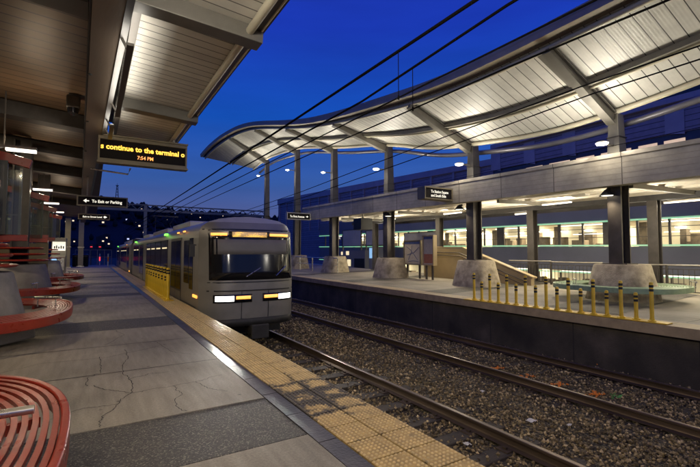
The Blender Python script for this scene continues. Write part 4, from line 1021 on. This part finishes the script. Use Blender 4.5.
b.build('step', 'edge_conc', t)
# map boards
for (y0, y1, z0, z1, l, rust) in ((15.98, 17.2, .84, 1.98, 'framed map board on legs, the wider of the two', 0), (15.05, 15.72, .84, 2.20, 'narrower framed notice board with rust red lower half', 1)):
    t = thing('map_board', (14, (y0+y1)/2, pz(16, True)*.5), l, 'notice board', 'boards on the far platform')
    b = MB(); b.box(13.98, 14.22, y0-.06, y0, z0-.06, z1+.06); b.box(13.98, 14.22, y1, y1+.06, z0-.06, z1+.06); b.box(13.98, 14.22, y0, y1, z1, z1+.06); b.box(13.98, 14.22, y0, y1, z0-.06, z0); b.build('frame', 'tan' if rust else 'signframe', t)
    b = MB(); b.box(14.02, 14.18, y0, y1, z0, z1); b.build('board', 'mapface', t)
    b = MB(); b.box(14.012, 14.018, y0+.01, y1-.01, z1-.13, z1-.01); b.build('title_band', 'mapblue', t)
    b = MB()
    if rust: b.box(14.012, 14.018, y0+.03, y1-.03, z0+.05, z0+.5); b.build('notice_block', 'mapred', t)
    else:
        for pts in ([(y1-.15, z1-.25), (y1-.5, z0+.7), (y0+.5, z0+.5), (y0+.2, z0+.2)], [(y1-.6, z1-.2), (y1-.55, z0+.6), (y1-.3, z0+.2)], [(y0+.1, z1-.3), (y0+.5, z0+.55), (y1-.2, z0+.45)], [(y0+.15, z0+.12), (y0+.55, z0+.16), (y1-.3, z0+.1)]):
            b.tube([(14.015, p, q) for p, q in pts], .012, 5)
        b.build('map_line', 'mapblue', t)
    for yy_ in (y0+.12, y1-.12): MB().box(14.06, 14.14, yy_-.04, yy_+.04, .03, z0-.06).build('leg', 'steeld', t)
# bench round the far column
bench(13.35, 6.4, 1.55, 1.70, .95, .46, 'teal', 'pale teal slatted ring bench around the right column base', [((12.0, 6.9, .62), (12.35, 7.2, .62)), ((13.6, 4.6, .62), (14.2, 4.95, .62))], 'ped')
# platform railing further away
t = thing('platform_railing', (14.3, 28, pz(28, True)*.5), 'low metal railing on the far platform behind the train', 'railing')
zr = lambda y: pz(y, True)*.55
for y in (22.5, 24.2, 26, 28, 30, 32.5, 35, 38): MB().box(12.97, 13.03, y-.03, y+.03, zr(y), zr(y)+.95).build('post', 'chrome', t)
b = MB()
b.tube([(13, y, zr(y)+.95) for y in (22.5, 30, 38)], .03, 8); b.tube([(13, y, zr(y)+.5) for y in (22.5, 30, 38)], .02, 8); b.build('rail', 'chrome', t)
# screen box under the beam
t = thing('information_screen', (13.3, 20.1, 2.8), 'black screen box hanging under the beam, seen from behind', 'screen')
b = MB(); b.box(12.9, 13.7, 19.7, 20.5, 2.72, 3.38); b.build('casing', 'black', t, bevel=.02); b = MB(); b.bar((13.3, 20.1, 3.38), (13.3, 20.1, CZ(20)), .06, .06); b.build('hanger', 'steel', t)
flat_sign('station_sign', 12.4, 11.15, 12.68, 3.55, 4.05, 'lit sign boxed out from the concrete beam reading To Station Square and South Side', [('To Station Square', 11.50, 3.82, .15, .95), ('and South Side', 11.50, 3.66, .15, .82)], None, depth=.45)
flat_sign('station_sign', 25.6, 10.92, 12.66, 3.62, 4.09, 'pale framed sign at the far end of the concrete beam with arrow', [('To First Avenue', 11.15, 3.77, .20, 1.05)], (12.4, 3.85, .17, 1), depth=.3, frame='panelw')

# ------------------------------------------------------------------ station hall behind the concourse
t = thing('station_hall', (24, 15, -1.3), 'long hall with lit windows between green light bands', 'building')
ya, yz = -14, 46
zt_ = lambda y: .010*(y-8)
def strip(nm, mt, z0, z1, x=24., th=.25, y0=ya, y1=yz):
    b = MB(); b.hexa([(x, y0, z0+zt_(y0)), (x+th, y0, z0+zt_(y0)), (x+th, y1, z0+zt_(y1)), (x, y1, z0+zt_(y1)), (x, y0, z1+zt_(y0)), (x+th, y0, z1+zt_(y0)), (x+th, y1, z1+zt_(y1)), (x, y1, z1+zt_(y1))]); return b.build(nm, mt, t)
strip('wall', 'greyblue', .34, 1.70); strip('upper_wall', 'greyblue', 3.16, 4.6); strip('base_wall', 'greyblue', -1.4, -.75)
strip('light_band', 'greentube', 1.72, 1.80, 23.93, .12); strip('light_band', 'greentube', 3.05, 3.13, 23.93, .12); strip('light_band', 'greentube', .17, .24, 23.93, .12)
strip('rear_wall', 'cream', -1.2, 3.4, 27.5, .2)
b = MB(); b.grid([[(24.2, y, 3.14+zt_(y)), (27.5, y, 3.14+zt_(y))] for y in (ya, 10, yz)]); b.grid([[(24.2, y, .30+zt_(y)), (27.5, y, .30+zt_(y))] for y in (ya, 10, yz)]); b.build('ceiling', 'ceil', t)
b = MB(); b.grid([[(24.2, y, 1.65+zt_(y)), (27.5, y, 1.65+zt_(y))] for y in (ya, 10, yz)]); b.build('floor', 'clutter', t)
for k in range(42):
    y = ya+.4+k*1.42
    b = MB(); wd = (.08, .05, .05, .30, .05)[k % 5]
    b.box(24.03, 24.13, y-wd, y+wd, 1.80+zt_(y), 3.05+zt_(y)); b.build('mullion', 'steeld', t)
    MB().box(24.03, 24.13, y-.03, y+.03, -.75, .17+zt_(y)).build('lower_mullion', 'steeld', t)
b = MB()
for dz in (2.2, 2.68): b.hexa([(24.06, ya, dz+zt_(ya)), (24.10, ya, dz+zt_(ya)), (24.10, yz, dz+zt_(yz)), (24.06, yz, dz+zt_(yz)), (24.06, ya, dz+.03+zt_(ya)), (24.10, ya, dz+.03+zt_(ya)), (24.10, yz, dz+.03+zt_(yz)), (24.06, yz, dz+.03+zt_(yz))])
b.build('transom', 'steeld', t)
for k in range(56):
    y = random.uniform(-4, 40); x = random.uniform(24.8, 27.0); h_ = random.choice((.25, .3, .45, .5, .7, .95)); MB().box(x, x+.5, y, y+random.uniform(.2, 1.3), 1.66+zt_(y), 1.66+h_+zt_(y)).build('desk', 'clutter', t)
for k in range(26):
    y = random.uniform(-4, 40); z = random.uniform(2.2, 2.8); MB().box(27.40, 27.46, y, y+random.uniform(.3, 1.1), z, z+random.uniform(.1, .45)).build('wall_board', 'clutter', t)
for k in range(36):
    y = random.uniform(-4, 30); x = random.uniform(24.8, 27.2); MB().box(x, x+.5, y, y+random.uniform(.2, 1.6), -1.2, random.uniform(-.7, -.1)).build('counter', 'clutter', t)
for k in range(12):
    y = ya+2+k*5
    MB().box(25.4, 25.55, y, y+2.6, 3.02+zt_(y), 3.06+zt_(y)).build('ceiling_light', 'lamp' if k % 3 == 1 else 'tube', t)
    MB().box(25.4, 25.55, y, y+2.6, .18+zt_(y), .22+zt_(y)).build('ceiling_light', 'tube', t)
    if -4 < y < 40:
        for q in range(3): MB().box(27.30, 27.36, y+q*1.6, y+q*1.6+.5, 2.78+zt_(y), 2.84+zt_(y)).build('wall_light', 'lamp', t)
        MB().box(26.2, 26.26, y+.4, y+2.2, 2.50+zt_(y), 2.53+zt_(y)).build('pendant_light', 'tube', t); MB().box(25.9, 26.0, y+2.9, y+3.3, 1.66, 3.1).build('pier', 'clutter', t)
for k in range(9):
    y = -8+k*5.2
    light('AREA', 'hall_light', (25.7, y, 2.98+zt_(y)), 130, (1, .87, .58), 3.5, (25.7, y, 0), size_y=.5)
    light('AREA', 'hall_lower_light', (25.7, y, .15+zt_(y)), 60, (1, .87, .58), 3.5, (25.7, y, -3), size_y=.5)
for y0, y1, z0, z1 in ((33.6, 37.0, 2.1, 3.66), (29.8, 32.7, 2.12, 3.45), (23.2, 27.0, 1.80, 2.98)):
    b = MB(); b.box(22.0, 22.08, y0, y1, z0, z1)
    tag(b.build('blind_panel', 'panelw', origin=(22, y0, z0), bevel=.01), {33.6: 'pale blank panel farthest left in the concourse', 29.8: 'pale blank panel between the third and fourth columns', 23.2: 'pale grey blank panel behind the map boards'}[y0], 'panel', 'blank panels in front of the hall windows')
    for o in [COL.objects[-1]]:
        bb2 = MB(); bb2.box(21.97, 22.10, y0-.05, y0, -1.2, z1+.05); bb2.box(21.97, 22.10, y1, y1+.05, -1.2, z1+.05); bb2.box(21.97, 22.10, y0, y1, z1, z1+.05); bb2.box(21.97, 22.1, y0, y1, z0-.05, z0); bb2.build('frame', 'steeld', o)
# far concourse machines
t = thing('vending_machine', (20, 28.3, 0), 'blue lit machine beside the third column base', 'machine')
zf = pz(28, True)
b = MB(); b.box(19.7, 20.4, 27.7, 28.9, -.2, 1.9); b.build('cabinet', 'greyblue', t, bevel=.03); b = MB(); b.box(19.66, 19.695, 27.85, 28.75, .95, 1.8); b.build('screen', 'screen', t)
b = MB()
for k in range(5): b.box(19.655, 19.659, 27.95+.15*(k % 3), 28.05+.15*(k % 3), 1.0+.14*k, 1.08+.14*k)
b.build('button_panel', 'paper', t)
t = thing('kiosk_cabinet', (20, 31, 0), 'dark cabinet with small notices in the far concourse', 'cabinet')
b = MB(); b.box(19.8, 20.5, 29.6, 34.5, -.2, 1.62); b.build('cabinet', 'greyblue', t); b = MB(); b.box(19.78, 19.797, 29.7, 31.3, -.1, .9); b.build('door', 'black', t)
b = MB(); b.box(19.78, 19.797, 32.2, 32.7, 1.2, 1.55); b.box(19.78, 19.797, 33.3, 33.6, 1.2, 1.5); b.box(19.78, 19.797, 31.9, 32.5, .2, .8); b.box(19.78, 19.797, 33.0, 33.6, .2, .8); b.build('notice', 'winlit', t)

# ------------------------------------------------------------------ tall building behind
t = thing('garage_building', (30, 15, -1.3), 'large blue grey clad building with a row of peach lit windows', 'building')
def blk(nm, mt, x0, x1, y0, y1, z0a, z0b, z1a, z1b):
    b = MB(); b.hexa([(x0, y0, z0a), (x1, y0, z0a), (x1, y1, z0b), (x0, y1, z0b), (x0, y0, z1a), (x1, y0, z1a), (x1, y1, z1b), (x0, y1, z1b)]); return b.build(nm, mt, t)
blk('lower_wall', 'greyblue', 30.1, 60, -30, 24.4, -1.4, -1.4, 7.8, 8.0)
blk('window_band', 'bldgdark', 30.05, 32, -30, 24.4, 7.8, 8.0, 8.5, 8.7)
blk('clad_wall', 'bldg', 29.95, 60, -30, 24.4, 8.5, 8.7, 10.4, 10.5)
blk('ledge', 'bldgband', 29.6, 60, -30, 24.4, 10.4, 10.5, 10.75, 10.85)
blk('glazing_band', 'bldgdark', 30.2, 60, -30, 24.4, 10.75, 10.85, 11.5, 11.6)
blk('upper_ledge', 'bldgband', 29.5, 60, -30, 24.4, 11.5, 11.6, 11.9, 12.0)
blk('upper_wall', 'bldg', 30.3, 60, -30, 24.4, 11.9, 12.0, 15.5, 15.5)
for k in range(14):
    y = 23.6-k*3.3
    if y < -22: break
    blk('panel_rib', 'bldgband', 29.9, 29.945, y, y+1.0, 8.5, 8.7, 10.38, 10.38)
k = 0; y = 22.5
while y > -20:
    ln = random.uniform(.9, 2.2)
    if random.random() < .8: blk('lit_window', 'peach', 30.0, 30.045, y-ln, y, 8.10, 8.10, 8.30, 8.30)
    y -= ln+random.uniform(.15, .7)
t2 = thing('parapet_building', (30, 45, -1.3), 'lower dark blue parapet building left of the tall clad building', 'building')
t = t2
blk('wall', 'bldg', 30.2, 50, 24.6, 75, -1.4, -1.4, 9.2, 10.6)
blk('parapet', 'bldgband', 30.0, 50.1, 24.6, 75, 9.2, 10.6, 9.75, 11.6)
for k in range(16):
    y = 26+k*3.2; z = 9.2+(y-24.6)*.0278
    blk('panel_rib', 'bldgband', 30.05, 30.19, y, y+.25, 5, 5, z, z)

# ------------------------------------------------------------------ overhead wires
def wire(pts, r, label, grp='overhead wires of the two tracks'):
    pts = [tuple(Vector(p).lerp(Vector(q), k/10)) for p, q in zip(pts[:-1], pts[1:]) for k in range(10)]+[pts[-1]]
    b = MB(); b.tube(pts, r, 8); tag(b.build('overhead_wire', 'wire', origin=pts[0], smooth=True), label, 'wire', grp)
wire([(3.6, -6, 4.26), (3.6, 6, 4.23), (3.6, 20, 4.2), (3.6, 60, 4.3)], .022, 'thick wire crossing the sky highest on the left')
wire([(3.96, -6, 4.3), (3.96, 3, 4.22), (3.96, 6, 4.05), (3.8, 14, 3.98), (3.7, 60, 4.2)], .018, 'second thick wire in the sky just right of the highest')
wire([(3.6, -6, 3.5), (3.6, 6, 3.58), (3.6, 20, 3.60), (3.6, 60, 3.7)], .011, 'thin contact wire above the train front')
wire([(3.96, -6, 3.3), (3.96, 3, 3.5), (3.96, 8, 3.53), (3.96, 60, 3.6)], .011, 'thin contact wire running beside its twin over the train')
for x, y, z0, z1, l in ((3.6, 4.53, 3.57, 4.23, 'left thin dropper hanging between the wires'), (3.96, 4.65, 3.51, 4.12, 'right thin dropper hanging between the wires')):
    b = MB(); b.tube([(x, y, z0), (x, y, z1)], .006, 5); b.lathe([(.012, z0-.03), (.016, z0), (.012, z0+.03)], x, y, 6); tag(b.build('wire_dropper', 'wire', origin=(x, y, z0)), l, 'wire', 'droppers')
wire([(7.2, -6, 4.35), (7.2, 4, 4.3), (7.2, 8, 4.18), (7.4, 16, 3.95), (7.6, 30, 3.75), (7.2, 60, 4.0)], .013, 'upper wire over the far track crossing the far canopy')
wire([(7.65, -6, 4.32), (7.65, 4, 4.28), (7.65, 8, 4.08), (7.8, 16, 3.82), (7.9, 30, 3.68), (7.5, 60, 3.9)], .013, 'lower wire over the far track crossing the far canopy')
wire([(11.5, -6, 4.3), (11.5, 4, 4.2), (11.5, 12, 4.15), (11.3, 40, 5.0)], .008, 'faint wire stretched across the far columns')
# gantry bridge far away
t = thing('catenary_gantry', (10, 62, -1.2), 'pale horizontal gantry spanning the tracks behind the signs', 'gantry')
b = MB(); b.box(-4, 23, 62, 62.3, 6.95, 7.25); b.box(-4, 23, 62, 62.3, 7.75, 7.9)
for k in range(18): b.bar((-4+k*1.5, 62.15, 7.2), (-3.25+k*1.5, 62.15, 7.8), .08, .08); b.bar((-3.25+k*1.5, 62.15, 7.8), (-2.5+k*1.5, 62.15, 7.2), .08, .08)
b.build('truss', 'steel', t)
for x in (-4, 6.0, 23): MB().box(x-.2, x+.2, 62.02, 62.28, -1.3, 7.9).build('post', 'steel', t)

# ------------------------------------------------------------------ hillside
def ridge(x):
    tab = [(-500, 75), (-150, 62), (-40, 56), (20, 50), (60, 44.5), (100, 44), (160, 42), (220, 39), (320, 34), (500, 26), (900, 20)]
    return interp(tab, x)
b = MB(); rows = []
for i in range(15):
    q = i/14; row = []
    for k in range(70):
        x = -500+k*20; row.append((x, 250+q*170, -2+ridge(x)*(q**1.1)*.93+math.sin(x*.05+i)*1.5*q))
    rows.append(row)
rows.append([(p[0], 900, p[2]*.5) for p in rows[-1]])
b.grid(rows); struct(b.build('hillside', 'hill', smooth=True))
b = MB()
for k in range(3400):
    x = random.uniform(-420, 620); q = 1-abs(random.gauss(0, .33))
    if q < .06: continue
    y = 250+q*170; z = -2+ridge(x)*(q**1.1)*.93; r = random.uniform(1.3, 3.6); h_ = random.uniform(2.5, 6.2)
    b.lathe([(r*.25, z-1), (r, z+h_*.3), (r*.8, z+h_*.65), (r*.25, z+h_)], x, y, 5)
struct(b.build('hillside_forest', 'forest'), 'stuff')
for k in range(120):
    x = random.uniform(-60, 260); q = random.uniform(.10, .9); y = 250+q*170-3; z = -2+ridge(x)*(q**1.1)*.93+2.2
    s = random.uniform(.8, 1.6)
    if k == 0 or True:
        b = MB(); b.box(x-s*1.6, x+s*1.6, y, y+4, z-1.5, z+s*1.6); b.prism([(x-s*1.8, z+s*1.6), (x+s*1.8, z+s*1.6), (x, z+s*2.5)], 'y', y-.1, y+4.1)
        o = tag(b.build('hillside_house', 'house', origin=(x, y, z)), 'tiny dark house with a lit window on the far hillside', 'house', 'houses on the hillside')
        lw = MB(); lw.box(x-s*.42, x+s*.42, y-.08, y-.02, z-s*.1, z+s*.6); lw.build('window', random.choice(['houselit', 'houselit', 'housecool']), o)
t = thing('radio_mast', (17.5, 418, 46), 'thin lattice radio mast on the hill ridge', 'mast')
b = MB()
for sx, sy in ((-1, -1), (1, -1), (1, 1), (-1, 1)): b.bar((17.5+sx*1.4, 418+sy*1.4, 44), (17.5+sx*.35, 418+sy*.35, 60.5), .35, .35)
for k in range(6):
    z = 46+k*2.6; wd = 1.4-(z-44)/16.5*1.05
    b.bar((17.5-wd, 418-wd, z), (17.5+wd, 418-wd, z+1.8), .2, .2); b.bar((17.5+wd, 418-wd, z), (17.5-wd, 418-wd, z+1.8), .2, .2)
b.build('lattice', 'steeld', t); b = MB(); b.bar((17.5-1.2, 418, 60.6), (17.5+1.2, 418, 60.6), .4, .5); b.bar((17.5, 418, 60.5), (17.5, 418, 62.5), .25, .25); b.build('antenna', 'steeld', t)

# ------------------------------------------------------------------ lamps of the near platform (fixtures under the soffit / girder, some added to brighten it)
def soffit_lamp(x, y, l, pw):
    z = roofz(x)-.02
    t = thing('soffit_lamp', (x, y, z), l, 'lamp', 'lamps recessed in the brown soffit')
    MB().lathe([(.13, z-.05), (.15, z-.02), (.15, z+.01)], x, y, 16).build('ring', 'steeld', t, smooth=True)
    MB().lathe([(.115, z-.052), (.02, z-.055)], x, y, 16).build('lens', 'tube', t)
    light('AREA', 'soffit_light', (x, y, z-.07), pw, (1, .80, .52), .25, (x, y, 0))
soffit_lamp(-2.6, 1.4, 'soffit lamp beyond the left edge near the camera', 42)
soffit_lamp(-3.2, 6.6, 'soffit lamp beyond the left edge over the second bench', 38)
soffit_lamp(-3.2, 13, 'soffit lamp hidden behind the wind screens', 40)
soffit_lamp(-3.2, 22, 'soffit lamp far behind the wind screens', 40)
soffit_lamp(-2.4, 32, 'added soffit lamp far down the platform before the bins', 60)  # this lamp and the next are added to warm the far platform
soffit_lamp(-2.2, 42, 'added soffit lamp farthest down the platform', 80)
soffit_lamp(-2.6, -3, 'soffit lamp behind the camera', 42)
for y, pw in ((2.2, 20), (-2.5, 20)):
    t = thing('wing_flood', (.5, y, 3.9), {2.2: 'flood lamp on the near girder above the camera', -2.5: 'flood lamp on the near girder behind the camera', 7.6: 'small flood lamp on the near girder between wing beams', 10.8: 'small flood lamp on the near girder above the led display'}[y], 'lamp', 'floods on the near girder')
    b = MB(); zf_ = 4.24 if y < 3 else 3.80; gxx = .18+gx(y) if y > 3 else .36; b.box(gxx-.02, gxx+.2, y-.08, y+.08, zf_, zf_+.04); b.bar((gxx+.04, y, zf_+.02), (gxx, y, zf_+.45), .04, .04); b.build('housing', 'steeld', t)
    MB().box(gxx, gxx+.19, y-.07, y+.07, zf_+.042, zf_+.06).build('lens', 'lamp', t)
    light('AREA', 'wing_flood', (.62 if y < 3 else .34, y, 4.0 if y < 3 else 3.90), pw*1.0, (1, .94, .82), .3, (1.5, y+1.2, 4.5))
    light('AREA', 'wing_flood', (.62 if y < 3 else .34, y, 3.95 if y < 3 else 3.90), pw*1.1, (1, .94, .82), .3, (1.3, y+3.5, 4.5))
    if y < 3: light('AREA', 'wing_flood_down', (.6, y, 3.9), 17, (1, .86, .64), .25, (1.5, y+2., 0))

for y0, y1, pw, l in ((5.9, 9.2, 11, 'long added strip light fixed under the near girder between the wing beams'), (9.9, 11.1, 2.2, 'short added strip light fixed under the near girder by the led display')):  # strip lights added to brighten the wing panels
    ym = (y0+y1)/2; xg = .40+gx(ym)
    t = thing('added_strip_light', (xg, ym, 4.06), l, 'lamp', 'added strip lights on the near girder')
    b = MB(); b.box(xg-.05, xg+.03, y0, y1, 4.04, 4.075); b.bar((xg-.03, y0+.2, 4.06), (xg-.12, y0+.2, 4.24), .03, .03); b.bar((xg-.03, y1-.2, 4.06), (xg-.12, y1-.2, 4.24), .03, .03); b.build('housing', 'steeld', t)
    MB().box(xg-.04, xg+.02, y0+.03, y1-.03, 4.077, 4.088).build('lens', 'tube', t)
    o = light('AREA', 'added_strip_beam', (xg+.08, ym, 4.10), pw, (1, .94, .82), .12, None, size_y=(y1-y0)*.95)
    o.rotation_euler = (0, R(180-38), 0)
b = MB()
for k in range(18):
    y = -4+k*2.4; b.add([(ex2(y)+.1175, y, -1.2), (ex2(y)+.1175, y+.03, -1.2), (ex2(y)+.1175, y+.03, pz(y)-.21), (ex2(y)+.1175, y, pz(y)-.21)], [(0, 1, 2, 3)])
struct(b.build('platform_wall_joints', 'joint'))
# ------------------------------------------------------------------ render settings
sc.render.engine = 'CYCLES'
cy = sc.cycles
cy.use_denoising = True; cy.denoiser = 'OPENIMAGEDENOISE'
cy.max_bounces = 6; cy.diffuse_bounces = 3; cy.glossy_bounces = 3; cy.transparent_max_bounces = 8
cy.sample_clamp_indirect = 4.; cy.caustics_reflective = False; cy.caustics_refractive = False
